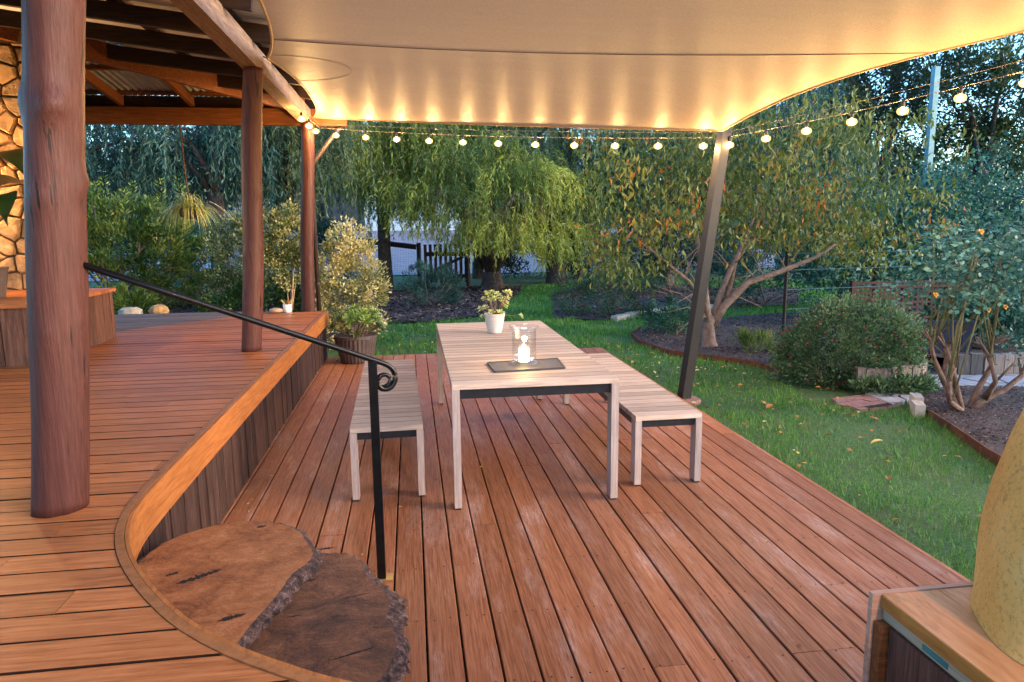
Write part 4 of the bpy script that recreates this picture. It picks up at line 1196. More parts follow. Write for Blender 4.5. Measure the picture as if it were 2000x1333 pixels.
# ------------------------------------------------------------------ far structures: fence, gate, garage, lattice, posts
def fence_and_gate():
    r = thing('post_and_rail_fence', 'dark post and rail fence before the driveway', 'fence', (-1, 20.4, 0))
    def post(x, y, h, par, w=.13): MB().tube([(x, y, -.12), (x, y, h)], w / 2, 10).build('fence_post', M['fence'], par)
    post(.22, 20.4, 1.17, r); post(-3.6, 20.6, 1.3, r)
    MB().tube([(.15, 20.4, 1.05), (-1.6, 20.5, 1.28), (-3.6, 20.6, 1.25)], .075, 8).build('top_rail', M['fence'], r)
    MB().tube([(1.75, 20.3, 1.0), (4.5, 20.6, .95), (8, 21, 1)], .06, 8).build('top_rail', M['fence'], r)
    post(1.62, 20.3, 1.1, r); post(5.0, 20.6, 1.0, r)
    g = thing('picket_gate', 'dark timber picket gate with diagonal brace beside the rail fence', 'gate', (.9, 20.35, 0))
    for i in range(9):
        x = .36 + i * .145; MB().box((x, 20.33, .02), (x + .085, 20.355, 1.12)).build('picket', M['fence'], g)
    MB().box((.36, 20.357, .78), (1.6, 20.40, .90)).build('gate_rail', M['fence'], g)
    MB().box((.36, 20.357, .14), (1.6, 20.40, .24)).build('gate_rail', M['fence'], g)
    MB().bar((.42, 20.38, .26), (1.5, 20.38, .76), .03, .08).build('diagonal_brace', M['fence'], g)
fence_and_gate()

def garage():
    r = thing('garage', 'pale garage with ribbed roller door beyond the driveway', 'garage', (0, 36, 1.4))
    MB().box((-5.5, 36.3, 1.2), (-2.25, 42, 4.0)).build('wall', M['garagewall'], r)
    MB().box((3.2, 36.3, 1.2), (9, 42, 4.0)).build('wall', M['garagewall'], r)
    MB().box((-2.25, 36.3, 3.4), (3.2, 42, 4.0)).build('wall', M['garagewall'], r)
    V = []; F = []; n = 44
    for i in range(n + 1):
        z = 1.42 + i * 2.0 / n; y = 36.35 - (.02 if i % 2 else 0)
        V += [(-2.25, y, z), (3.2, y, z)]
    F = [(2 * i, 2 * i + 1, 2 * i + 3, 2 * i + 2) for i in range(n)]
    nmesh('roller_door', np.array(V), np.array(F), M['garage'], r)
    MB().add([(-6, 35.8, 3.95), (9.5, 35.8, 3.95), (9.5, 39.5, 5.1), (-6, 39.5, 5.1), (-6, 35.8, 4.05), (9.5, 35.8, 4.05), (9.5, 39.5, 5.2), (-6, 39.5, 5.2)],
             [(0, 3, 2, 1), (4, 5, 6, 7), (0, 1, 5, 4), (1, 2, 6, 5), (2, 3, 7, 6), (3, 0, 4, 7)]).build('roof', M['metalroof'], r)
garage()

def lattice():
    r = thing('lattice_fence', 'red brown square lattice screen behind the fuchsia bush', 'fence', (8.2, 10.6, 0))
    x0, x1, z0, z1, y = 7.1, 9.6, -.1, .62, 10.4
    mb = MB(); x = x0
    while x < x1: mb.box((x, y, z0 + .02), (x + .035, y + .008, z1)); x += .085
    z = z0 + .05
    while z < z1: mb.box((x0, y - .008, z), (x1, y - .001, z + .035)); z += .085
    mb.build('lattice_slats', M['lattice'], r, kind='stuff')
    for x in (x0 - .08, x1): MB().box((x, y - .03, z0), (x + .08, y + .05, z1 + .06)).build('fence_post', M['lattice'], r)
    MB().box((x0, y - .02, z1 + .002), (x1, y + .03, z1 + .04)).build('cap_rail', M['lattice'], r)
lattice()

o = MB().box((9.46, 12.0, -.1), (9.565, 12.10, 4.37)).build('galvanised_post', M['galv']); tag(o, 'tall pale blue grey post rising out of the ivy at right', 'post')
r = thing('garden_screen', 'navy blue board screen behind the rose canes', 'screen', (6.2, 7.4, -.1))
for i in range(5): MB().box((5.88 + i * .14, 7.35, -.12), (6.015 + i * .14, 7.375, .42)).build('board', M['navy'], r)
MB().box((5.86, 7.32, .425), (6.6, 7.39, .46)).build('cap_rail', M['navy'], r)
r = thing('wire_tomato_frame', 'thin dark stake with wires behind the plum tree', 'stake', (5.6, 10, -.1))
MB().tube([(5.66, 10, -.1), (5.66, 10, 1.3)], .025, 6).build('stake', M['fence'], r)
for z in (.3, .6, .9, 1.15): MB().tube([(5.6, 10, z), (8.0, 10.3, z)], .004, 4).build('wire', M['galv'], r)

def retaining(label, pts, z0, z1, w):
    r = thing('sleeper_retaining_wall', label, 'retaining wall', (pts[0][0], pts[0][1], z0))
    rr = random.Random(int(pts[0][0] * 10)); P = [Vector(p) for p in pts]; i = 0; pos = P[0].copy()
    for a, b in zip(P[:-1], P[1:]):
        L = (b - a).length; n = max(1, round(L / w)); d = (b - a) / n; dn = d.normalized(); nn = Vector((-dn.y, dn.x))
        for k in range(n):
            p, q = a + d * k + dn * .004, a + d * (k + 1) - dn * .004; o = rr.uniform(-.008, .008)
            MB().prism([tuple(p - nn * (.04 + o)), tuple(q - nn * (.04 + o)), tuple(q + nn * .045), tuple(p + nn * .045)], z0, z1 + rr.uniform(-.015, .015)).build('sleeper', M['sleeper'], r)
retaining('grey upright sleeper wall of the raised bed beside the fuchsia', [(4.45, 6.42), (4.8, 6.38), (5.15, 6.46), (5.4, 6.66), (5.5, 6.95), (5.5, 7.4)], -.12, .15, .095)
retaining('grey upright sleeper wall behind the rose bush', [(5.92, 6.98), (6.25, 6.82), (6.8, 6.76), (8.4, 6.6)], -.12, .15, .12)
bed('raised_bed_soil', [(4.45, 6.50), (4.8, 6.46), (5.12, 6.54), (5.33, 6.72), (5.42, 6.98), (5.42, 7.8), (4.4, 7.8)], .17, M['mulch'])
bed('raised_bed_soil', [(5.95, 7.08), (6.25, 6.92), (6.8, 6.86), (8.4, 6.7), (8.4, 9), (6.9, 9), (6.9, 7.5), (5.95, 7.5)], .17, M['mulch'])

def edging(label, pts, z1):
    r_ = strip(refine(pts, 2), 0, .012, -.13, z1).build('steel_edging', M['rust']); tag(r_, label, 'edging')
edging('rusty steel edging round the plum tree bed', bed1[0:8], -.035)
edging('rusty steel edging along the near rose bed', bed2[0:4], -.035)
def edge_stones():
    pts = [(3.6, 12.2), (3.95, 12.5), (4.4, 12.9), (4.95, 13.25), (5.5, 13.45), (6.1, 13.55)]
    for k, (a, b) in enumerate(zip(pts[:-1], pts[1:])):
        d = (Vector(b) - Vector(a)).normalized(); nn = Vector((-d.y, d.x)) * .07; p, q = Vector(a) + d * .01, Vector(b) - d * .01
        o = MB().prism([tuple(p - nn), tuple(q - nn), tuple(q + nn), tuple(p + nn)], -.13, -.02 + .01 * (k % 2)).build('edging_stone', M['limestone'])
        tag(o, ('leftmost pale kerb stone below the red berried shrub', 'second pale kerb stone from the left below the berried shrub', 'middle kerb stone of the curved row below the berried shrub', 'kerb stone second from the right, by the plum tree bed', 'rightmost kerb stone, behind the plum tree branches')[k], 'edging stone', 'kerb stones below the berried shrub')
    for k, (x, y, h, lab) in enumerate(((4.49, 5.56, .06, 'nearer pale block standing at the tip of the rose bed edging'), (4.63, 5.76, .075, 'farther pale block standing at the tip of the rose bed edging'))):
        o = MB(); o.prism([(x - .09, y - .08), (x - .02, y - .12), (x + .07, y + .04), (x + .0, y + .10)], -.13, h - .06); tag(o.build('edging_block', M['limestone']), lab, 'edging block')
edge_stones()

# ------------------------------------------------------------------ vegetation generators
def tree_skeleton(base, height, limbs, r0, m, parent, seed, lean=(0, 0), fork=.3, name='trunk'):
    """limbs: list of end points; curved limbs from the fork to each"""
    rr = random.Random(seed); mb = MB()
    fz = height * fork; f = Vector(base) + Vector((lean[0] * fork, lean[1] * fork, fz))
    mb.tube([tuple(Vector(base) - Vector((0, 0, .15))), tuple(Vector(base) + Vector((0, 0, .04))), tuple(Vector(base).lerp(f, .5) + Vector((rr.uniform(-.03, .03), 0, 0))), tuple(f)], [r0 * 1.5, r0 * 1.15, r0 * .95, r0 * .9], 12, .06)
    for e, r in limbs:
        e = Vector(e); mid = f.lerp(e, .5) + Vector((0, 0, .18 * (e - f).length)) ; q1 = f.lerp(mid, .5) + Vector((rr.uniform(-1, 1), rr.uniform(-1, 1), 0)) * .05 * (e - f).length; q2 = mid.lerp(e, .5) + Vector((rr.uniform(-1, 1), rr.uniform(-1, 1), rr.uniform(0, 1))) * .05 * (e - f).length
        mb.tube([tuple(f - Vector((0, 0, .05))), tuple(q1), tuple(mid), tuple(q2), tuple(e)], [r, r * .8, r * .6, r * .42, r * .2], 8, .05)
        for k in range(4):
            s = mid.lerp(e, rr.uniform(-.2, .9)); t = s + Vector((rr.uniform(-1, 1), rr.uniform(-1, 1), rr.uniform(-.2, .9))) * .3 * (e - f).length
            mb.tube([tuple(s), tuple(s.lerp(t, .5) + Vector((0, 0, .05))), tuple(t)], [r * .35, r * .22, r * .08], 5)
    return mb.build(name, m, parent, smooth=True)

FLOOR = lambda x, y: 1.35 if (y > 16.9 and x < 1.45 * y / 19.) else (.98 if (y > 16.9 and x < 3.1) else .5)
def weeping(parent, clumps, mat, n_str, leaf=(.10, .014), slen=(.6, 1.4), spread=.3, per_m=34, bright=(0, 1), twigs=True, seed=0, arch=(.12, .42)):
    """clumps: (x,y,z); strands arch out from each and hang"""
    r = np.random.default_rng(seed)
    C = np.asarray(clumps, float); nC = len(C)
    cen = C.mean(0)
    P = []; D = []; T = []
    tw = MB()
    base_t = r.uniform(*bright, nC)
    for ci in range(nC):
        out0 = C[ci] - cen; out0[2] = 0; out0 /= (np.linalg.norm(out0) + 1e-6)
        for s in range(n_str):
            L = r.uniform(*slen); st = C[ci] + r.normal(size=3) * spread * np.array([1, 1, .45])
            L = min(L, max(.35, st[2] - FLOOR(st[0], st[1]) * (1.9 / 1.35 if (st[1] > 19.2 and st[0] > -2.4 and st[0] < 1.8) else 1)))
            a = r.uniform(0, 2 * PI); o = out0 * .5 + np.array([math.cos(a), math.sin(a), 0]) * .8
            k = max(6, int(L * per_m)); t = np.linspace(0, 1, k) + r.uniform(-.01, .01, k)
            reach = r.uniform(*arch) * L
            X = st[0] + o[0] * reach * (1 - (1 - t) ** 2); Y = st[1] + o[1] * reach * (1 - (1 - t) ** 2); Z = st[2] + .10 * L * np.sin(t * 3) - L * t ** 1.35
            pts = np.stack([X, Y, Z], 1)
            dr = np.gradient(pts, axis=0); dr = unit(dr) + r.normal(size=(k, 3)) * .55 + np.array([0, 0, -.25])
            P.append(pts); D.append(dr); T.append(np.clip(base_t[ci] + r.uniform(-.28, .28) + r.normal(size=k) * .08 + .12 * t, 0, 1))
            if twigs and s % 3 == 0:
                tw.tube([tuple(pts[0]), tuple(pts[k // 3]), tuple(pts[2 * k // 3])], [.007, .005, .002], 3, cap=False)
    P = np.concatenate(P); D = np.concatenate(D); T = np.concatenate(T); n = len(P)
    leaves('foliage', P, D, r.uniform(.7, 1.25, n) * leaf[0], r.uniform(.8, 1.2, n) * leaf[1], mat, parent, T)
    if twigs and tw.v: tw.build('twigs', M['twig'], parent, kind='stuff')

def shell(n, c, R, r, lo=-1., thick=.5):
    p = r.normal(size=(n, 3)); p = unit(p); p = p[p[:, 2] > lo]
    f = 1 - thick * r.random(len(p)) ** 1.6
    return np.asarray(c) + p * f[:, None] * np.asarray(R), p

def bushy(parent, c, R, n_cl, n_leaf, cl_r, leaf, mat, seed=0, lo=-.6, thick=.6, up=.4, bright=(.15, .85), droop=0):
    r = np.random.default_rng(seed)
    C, dirs = shell(int(n_cl / (1 if lo < -.95 else (1 - (lo + 1) / 2)) + 1), c, R, r, lo, thick)
    nC = len(C); bt = r.uniform(*bright, nC)
    idx = np.repeat(np.arange(nC), n_leaf); n = len(idx)
    q = unit(r.normal(size=(n, 3))) * (r.random(n) ** .5)[:, None] * cl_r * r.uniform(.6, 1.3, nC)[idx][:, None]
    P = C[idx] + q
    D = q / cl_r * .8 + dirs[idx] * .7 + r.normal(size=(n, 3)) * .45 + np.array([0, 0, up - droop])
    T = np.clip(bt[idx] + r.normal(size=n) * .2, 0, 1)
    leaves('foliage', P, D, r.uniform(.7, 1.3, n) * leaf[0], r.uniform(.75, 1.25, n) * leaf[1], mat, parent, T)
    return C

# ------------------------------------------------------------------ centre weeping tree
def centre_tree():
    root = thing('weeping_tree', 'weeping yellow green willowy tree with forked trunk behind the table', 'tree', (2.15, 19.0, -.1))
    limbs = [((.9, 18.6, 2.3), .16), ((3.6, 18.7, 2.3), .17), ((2.2, 18.0, 2.6), .14), ((1.4, 19.6, 3.2), .14), ((3.1, 19.8, 3.4), .14), ((.2, 18.5, 2.9), .09), ((4.4, 18.8, 2.4), .09)]
    tree_skeleton((2.15, 19.0, -.1), 4.5, limbs, .30, M['trunk'], root, 5, fork=.11)
    r = np.random.default_rng(2); cl = []
    for i in range(90):
        a = r.uniform(0, 2 * PI); d = 2.55 * r.random() ** .5
        z = 3.75 - .30 * (d ** 1.45) + r.uniform(-.45, .35); x = 2.05 + d * math.cos(a) * 1.12; y = 18.8 + d * math.sin(a) * .7
        cl.append((x, y, z))
    # a lower front skirt, brighter, like the photograph's
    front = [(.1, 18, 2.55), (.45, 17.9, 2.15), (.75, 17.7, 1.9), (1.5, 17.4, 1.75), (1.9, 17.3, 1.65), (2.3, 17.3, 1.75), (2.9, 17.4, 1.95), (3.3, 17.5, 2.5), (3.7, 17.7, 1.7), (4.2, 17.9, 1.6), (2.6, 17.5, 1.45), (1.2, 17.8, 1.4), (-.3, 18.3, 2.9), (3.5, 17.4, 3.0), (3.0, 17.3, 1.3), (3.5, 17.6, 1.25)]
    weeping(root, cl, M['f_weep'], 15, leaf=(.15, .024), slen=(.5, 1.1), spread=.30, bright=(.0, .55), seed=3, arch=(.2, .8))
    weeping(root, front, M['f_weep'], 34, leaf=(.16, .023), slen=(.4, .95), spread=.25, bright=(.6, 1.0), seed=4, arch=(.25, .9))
    rr = random.Random(31); mb = MB()
    for cx, cy_, cz, n_ in ((2.75, 17.3, 2.25, 34), (2.0, 17.4, 2.1, 16), (.9, 17.6, 2.4, 14)):
        for k in range(n_):
            a = rr.uniform(0, 2 * PI); L = rr.uniform(.35, .95); dx, dy = math.cos(a), math.sin(a) * .6 - .3
            mb.tube([(cx, cy_, cz), (cx + dx * L * .45, cy_ + dy * L * .45, cz + .08 + rr.uniform(-.05, .12)), (cx + dx * L * .8, cy_ + dy * L * .8, cz - .18 * L - rr.uniform(0, .2)), (cx + dx * L, cy_ + dy * L, cz - .75 * L)], [.009, .006, .004, .0015], 4, cap=False)
    mb.build('bare_twigs', M['twig'], root, kind='stuff')
centre_tree()

def dark_weeper(label, x, y, z0, zc, rx, ry, rz, ncl, mat, seed, nstr=10, leaf=(.16, .026), trunk_r=.18, lean=(0, 0), slen=(.7, 1.6), bright=(.1, .7), spread=.35):
    g = float(gh(x, y)); root = thing('weeping_tree', label, 'tree', (x, y, g))
    r = np.random.default_rng(seed); cl = []
    for i in range(ncl):
        p = unit(r.normal(size=(1, 3)))[0] * (r.random() ** .45); cl.append((x + lean[0] + p[0] * rx, y + lean[1] + p[1] * ry, zc + p[2] * rz))
    limbs = [(cl[i], trunk_r * .45) for i in range(0, min(ncl, 14), 2)]
    tree_skeleton((x, y, g), zc, limbs, trunk_r, M['trunk'], root, seed, lean=lean, fork=.55)
    weeping(root, cl, mat, nstr, leaf=leaf, slen=slen, spread=spread, bright=bright, seed=seed, twigs=True)
T = dark_weeper
T('dark teal weeping tree left of the hanging basket', -6.6, 14.5, 0, 3.4, 1.9, 1.3, 1.2, 24, M['f_teal'], 11, 15, bright=(0, .5), spread=.24)
T('dark teal weeping tree right of the hanging basket', -3.9, 15.2, 0, 3.6, 1.5, 1.1, 1.0, 19, M['f_teal'], 12, 15, bright=(0, .55), spread=.24)
T('leaning dark trunked willow behind the farthest post', -2.0, 16.2, 0, 4.0, 1.6, 1.2, 1.2, 36, M['f_weepdark'], 13, 15, lean=(-.9, 0), trunk_r=.16)
T('willow with olive strands between farthest post and table', -.7, 19.5, 0, 4.1, 2.1, 1.0, .95, 44, M['f_weep'], 14, 16, slen=(.7, 1.5), bright=(.0, .5))
T('tall dark willow behind the centre tree', 2.2, 23.5, 0, 4.6, 3.3, 1.5, 2.6, 90, M['f_weep'], 15, 14, leaf=(.18, .03), bright=(0, .45))
T('dark willow with two low stems right of the centre tree', 4.3, 20.8, 0, 3.6, 2.0, 1.3, 1.9, 44, M['f_weepdark'], 16, 13, trunk_r=.28, bright=(.2, .9), slen=(.8, 1.8))
T('dark willow behind the plum tree', 7.2, 19.2, 0, 3.9, 2.3, 1.4, 2.1, 50, M['f_weepdark'], 17, 13, bright=(.1, .7))
T('bluish willow right of the plum tree', 10.9, 19.5, 0, 4.0, 2.3, 1.4, 2.2, 46, M['f_teal'], 18, 13, bright=(.3, .9))
T('tall dark evergreen at the far left behind the hedge', -10.0, 19.0, 0, 4.0, 2.6, 1.5, 2.8, 40, M['f_far'], 19, 12, leaf=(.17, .03))
T('dark evergreen behind the hedge and hanging basket', -6.2, 20.5, 0, 3.6, 2.8, 1.5, 2.7, 46, M['f_far'], 20, 12, leaf=(.17, .03))
T('dark evergreen left of the garage', -4.3, 24.5, 0, 4.6, 2.3, 1.4, 3.0, 40, M['f_far'], 22, 12, leaf=(.17, .03))

def broad_tree(label, x, y, h, cz, R, ncl, nlf, leaf, mat, seed, tr=.2, cl_r=.5, thick=.9, limbs=7):
    g = float(gh(x, y)); root = thing('broadleaf_tree', label, 'tree', (x, y, g))
    C = bushy(root, (x, y, cz), R, ncl, nlf, cl_r, leaf, mat, seed, lo=-1, thick=thick, up=.1)
    lm = [(tuple(C[i]), tr * .5) for i in range(0, min(len(C), limbs * 3), 3)]
    tree_skeleton((x, y, g), cz, lm, tr, M['trunk'], root, seed, fork=.5)
broad_tree('tall open tree with sky gaps behind the pale blue post', 17.2, 24.5, 9, 6.2, (3.9, 2.2, 3.0), 95, 170, (.17, .08), M['f_far'], 31, .28, .55, .9)
broad_tree('tall open tree with sky gaps right of the post', 21.5, 24.0, 9, 5.2, (3.2, 2.0, 3.2), 75, 170, (.17, .08), M['f_weepdark'], 32, .25, .6, .9)
broad_tree('open dark tree left of the pale blue post', 13.2, 23.0, 8, 4.4, (2.7, 1.8, 2.3), 90, 160, (.15, .07), M['f_far'], 33, .22, .5, .95)

def far_wood():
    r = np.random.default_rng(40); P = []; T_ = []
    for i in range(420):
        x = r.uniform(-45, 50); y = r.uniform(44, 62); top = 8.5 if x < 22 else 6.5
        c = np.array([x, y, r.uniform(2.0, top)]); k = 110
        P.append(c + r.normal(size=(k, 3)) * np.array([1.3, .8, .9])); T_.append(np.full(k, r.uniform(.1, .9)) + r.normal(size=k) * .15)
    P = np.concatenate(P); n = len(P)
    o = leaves('distant_wood', P, r.normal(size=(n, 3)), r.uniform(.3, .6, n), r.uniform(.18, .35, n), M['f_far'], None, np.concatenate(T_), kind='stuff')
    tag(o, 'dark mass of distant trees closing the garden view', 'wood')
far_wood()

# understory closing the gap left and right of the driveway view
def shrub(name, label, c, R, ncl, nlf, cl_r, leaf, mat, seed, stems=6, sm=None, cat='shrub', group=None, lo=-.7, thick=.6, up=.4, bright=(.15, .85), droop=0, sr=.015):
    g = float(gh(c[0], c[1])); root = thing(name, label, cat, (c[0], c[1], g), group)
    C = bushy(root, c, R, ncl, nlf, cl_r, leaf, mat, seed, lo, thick, up, bright, droop)
    rr = random.Random(seed); mb = MB()
    for k in range(stems):
        e = Vector(C[rr.randrange(len(C))]); b = Vector((c[0] + rr.uniform(-.1, .1) * R[0], c[1] + rr.uniform(-.1, .1) * R[1], g - .03))
        m_ = b.lerp(e, .5) + Vector((rr.uniform(-.1, .1) * R[0], 0, .12 * R[2]))
        mb.tube([tuple(b), tuple(m_), tuple(e)], [sr, sr * .75, sr * .4], 6)
    mb.build('stems', sm or M['trunk_pale'], root, smooth=True)
    return root, C
S = shrub
S('dark_shrub', 'dark broad shrub beyond the hedge, left of the farthest post', (-4.6, 17.5, 1.0), (2.6, 1.0, 1.5), 70, 120, .3, (.09, .035), M['f_teal'], 51)
S('dark_shrub', 'dark shrub between the rail fence and the variegated bush', (-2.7, 19.5, .9), (1.2, .9, 1.1), 40, 120, .28, (.09, .035), M['f_teal'], 52)
S('dark_shrub', 'dark shrub at the right under the willow stems', (6.6, 16.6, .7), (1.9, 1.0, 1.3), 60, 120, .3, (.09, .035), M['f_far'], 53)
S('dark_shrub', 'broad dark thicket before the driveway right of the centre tree', (4.2, 23.2, .9), (2.6, .8, 1.3), 90, 120, .32, (.13, .06), M['f_far'], 83)
S('dark_shrub', 'broad dark thicket behind the plum tree crown', (9.0, 22.6, 1.0), (2.8, .8, 1.5), 90, 120, .32, (.13, .06), M['f_far'], 84)
S('dark_shrub', 'shaded shrub behind the plum tree stake', (7.4, 14.0, .6), (1.8, .9, 1.2), 60, 130, .26, (.07, .035), M['f_ivy'], 54, bright=(0, .6))
S('dark_shrub', 'low green shrub just left of the plum tree trunk', (4.0, 10.4, .12), (.42, .4, .35), 24, 90, .12, (.05, .025), M['f_ivy'], 55)
S('lavender_bush', 'dark blue green bushy lavender in front of the picket gate', (.42, 15.2, .30), (.62, .5, .55), 60, 90, .13, (.09, .012), M['f_teal'], 56, up=1.0, bright=(0, .7))
root_b, Cb = S('berry_shrub', 'sprawling dark shrub with red berries beyond the table', (3.75, 13.0, .30), (1.05, .7, .72), 80, 100, .16, (.045, .022), M['f_fuch'], 57, bright=(0, .6))
def blobs(name, parent, pts, r, m):
    mb = MB()
    for p in pts: mb.lathe((p[0], p[1], p[2] - r), [(r * .5, 0), (r, r * .8), (r * .8, r * 1.5), (r * .2, r * 2)], 6)
    mb.build(name, m, parent, kind='stuff')
rb = np.random.default_rng(8)
pts, _ = shell(160, (3.75, 13.0, .30), (1.05, .7, .72), rb, -.3, .08); blobs('red_berries', root_b, pts[pts[:, 1] < 13.0][:70], .013, M['redflower'])

# left garden
root_h, Ch = S('hedge_shrub', 'tall leafy green hedge shrub behind the timber box', (-4.55, 11.6, 1.05), (1.35, .7, 1.05), 190, 90, .17, (.075, .026), M['f_hedge'], 60, stems=14, up=.8, thick=.5, bright=(.1, 1), sr=.02)
r = np.random.default_rng(61); P = []; D = []
for i in range(46):   # upright leafy shoots on the hedge
    x, y = r.uniform(-5.8, -3.4), r.uniform(11.1, 12.1); z0 = 1.5 + r.uniform(0, .35); L = r.uniform(.35, .62)
    for k in range(46):
        t = k / 46; a = k * 2.4; P.append((x + .02 * math.cos(a), y + .02 * math.sin(a), z0 + L * t)); D.append((math.cos(a), math.sin(a), .7))
leaves('shoots', P, D, .085, .024, M['f_hedge'], root_h, np.clip(r.normal(.7, .2, len(P)), 0, 1))
S('bronze_shrub', 'brown green variegated shrub left of the middle post', (-2.62, 11.2, 1.05), (.50, .4, .72), 60, 80, .14, (.05, .028), M['f_varieg'], 62, bright=(0, .5))
S('silver_bush', 'blue grey feathery bush just behind the bronze shrub', (-2.7, 12.4, 1.25), (.4, .35, .75), 34, 80, .14, (.08, .012), M['f_silver'], 63, up=1.2, bright=(0, .6))
S('green_shrub', 'mid green shrub between hedge and bronze shrub', (-3.45, 12.6, .95), (.7, .5, .85), 60, 90, .16, (.06, .03), M['f_ivy'], 64)
S('variegated_shrub', 'upright yellow green shrub on a bare stem between the middle and farthest posts', (-1.72, 9.95, 1.38), (.42, .32, .55), 80, 75, .11, (.045, .026), M['f_varieg'], 65, stems=5, bright=(0, .65), lo=-1, sm=M['pebble'])
S('variegated_shrub', 'large cream and yellow shrub right of the downpipe behind the potted rosettes', (-.98, 10.3, .72), (.58, .42, .98), 210, 75, .11, (.045, .026), M['f_varieg'], 66, stems=9, bright=(.35, 1), lo=-1, thick=.45)
S('low_bronze_plant', 'low leafy growth at the foot of the hedge beside the rocks', (-3.95, 10.6, .55), (.35, .3, .32), 24, 60, .1, (.12, .02), M['f_hedge'], 67, up=.8)
S('ground_foliage', 'low dark foliage under the variegated shrubs behind the deck', (-2.2, 10.4, .6), (.85, .4, .35), 60, 80, .13, (.055, .03), M['f_hedge'], 68, bright=(0, .5))

# plum tree
def plum():
    b = Vector((4.08, 9.14, -.1)); root = thing('plum_tree', 'small spreading fruit tree with orange tinged leaves in the mulch bed', 'tree', tuple(b))
    mb = MB(); rr = random.Random(4)
    def limb(pts, rad, n=9): mb.tube(pts, rad, n, .05)
    limb([(4.08, 9.14, -.2), (4.08, 9.14, -.08), (4.07, 9.14, .02), (4.06, 9.13, .18), (4.08, 9.12, .30), (4.10, 9.12, .36)], [.16, .12, .095, .085, .075, .03], 14)
    ends = []
    L = [([(4.08, 9.12, .18), (4.25, 9.08, .50), (4.55, 9.0, .82), (4.95, 8.95, .95), (5.5, 8.95, 1.15), (6.1, 9.0, 1.5)], .066),
         ([(4.08, 9.12, .18), (4.19, 9.15, .56), (4.36, 9.2, .95), (4.6, 9.25, 1.4), (4.85, 9.3, 2.0)], .056),
         ([(4.06, 9.12, .18), (4.0, 9.1, .52), (3.93, 9.05, .9), (3.8, 9.0, 1.4), (3.7, 9.0, 2.0)], .056),
         ([(4.02, 9.1, .45), (3.7, 9.0, .85), (3.3, 8.95, 1.15), (2.9, 8.9, 1.45)], .032),
         ([(4.3, 9.1, .6), (4.5, 9.3, 1.1), (5.0, 9.5, 1.6), (5.5, 9.6, 2.1)], .036),
         ([(3.93, 9.05, .9), (4.1, 9.2, 1.4), (4.3, 9.3, 2.1), (4.3, 9.4, 2.6)], .03)]
    for pts, r0 in L:
        n = len(pts); limb(pts, [r0 * (1 - .75 * i / (n - 1)) for i in range(n)])
        for k in range(9):
            i = rr.randrange(max(1, n // 2 - 1), n); s = Vector(pts[i - 1]).lerp(Vector(pts[i]), rr.random())
            e = s + Vector((rr.uniform(-.6, .6), rr.uniform(-.5, .5), rr.uniform(-.15, .5)))
            limb([tuple(s), tuple(s.lerp(e, .5) + Vector((0, 0, .06))), tuple(e)], [.012, .008, .004], 5); ends.append(e)
    # bare low twigs to the left
    for e in ((3.35, 8.9, .45), (3.2, 8.95, .8), (3.45, 8.8, .15)):
        s = Vector((4.02, 9.1, .35)); e = Vector(e); limb([tuple(s), tuple(s.lerp(e, .5) + Vector((0, 0, .1))), tuple(e)], [.012, .008, .003], 5)
    mb.build('trunk', M['trunk_pale'], root, smooth=True)
    r = np.random.default_rng(70)
    C = []
    while len(C) < 330:
        p = np.array([r.uniform(2.35, 6.9), r.uniform(8.1, 10.3), r.uniform(.75, 3.15)])
        # crown: an arch, open beneath
        u = (p[0] - 4.5) / 2.35; low = 1.02 + .45 * (1 - abs(u)) - (.25 if p[0] < 3.3 else 0)
        top = 3.2 - .5 * u * u
        if abs(u) < 1 and low < p[2] < top: C.append(p)
    C = np.array(C); idx = np.repeat(np.arange(len(C)), 36); n = len(idx)
    q = r.normal(size=(n, 3)) * np.array([.15, .17, .12]); P = C[idx] + q
    D = r.normal(size=(n, 3)) * .5 + np.array([0, 0, -1.0]); bt = r.uniform(0, .8, len(C))
    T_ = np.clip(bt[idx] + r.normal(size=n) * .12, 0, .86); orange = (r.random(len(C)) < .09)[idx] * .45 + .012; T_ = np.where(r.random(n) < orange, r.uniform(.88, 1, n), T_)
    leaves('foliage', P, D, r.uniform(.07, .13, n), r.uniform(.024, .042, n), M['f_plum'], root, T_, curl=.22)
plum()

# fuchsia
root_f, Cf = S('fuchsia_bush', 'round dense bush with small red flowers at the lawn edge', (4.72, 6.92, .17), (.80, .56, .60), 330, 80, .12, (.036, .017), M['f_fuch'], 72, lo=-.55, thick=.35, bright=(.1, .95), stems=4)
pts, _ = shell(900, (4.72, 6.92, .17), (.84, .60, .64), np.random.default_rng(3), -.4, .06)
pts = pts[(pts[:, 1] < 7.15)]; sel = pts[np.random.default_rng(4).choice(len(pts), 110, replace=False)]
blobs('red_flowers', root_f, sel, .009, M['redflower'])

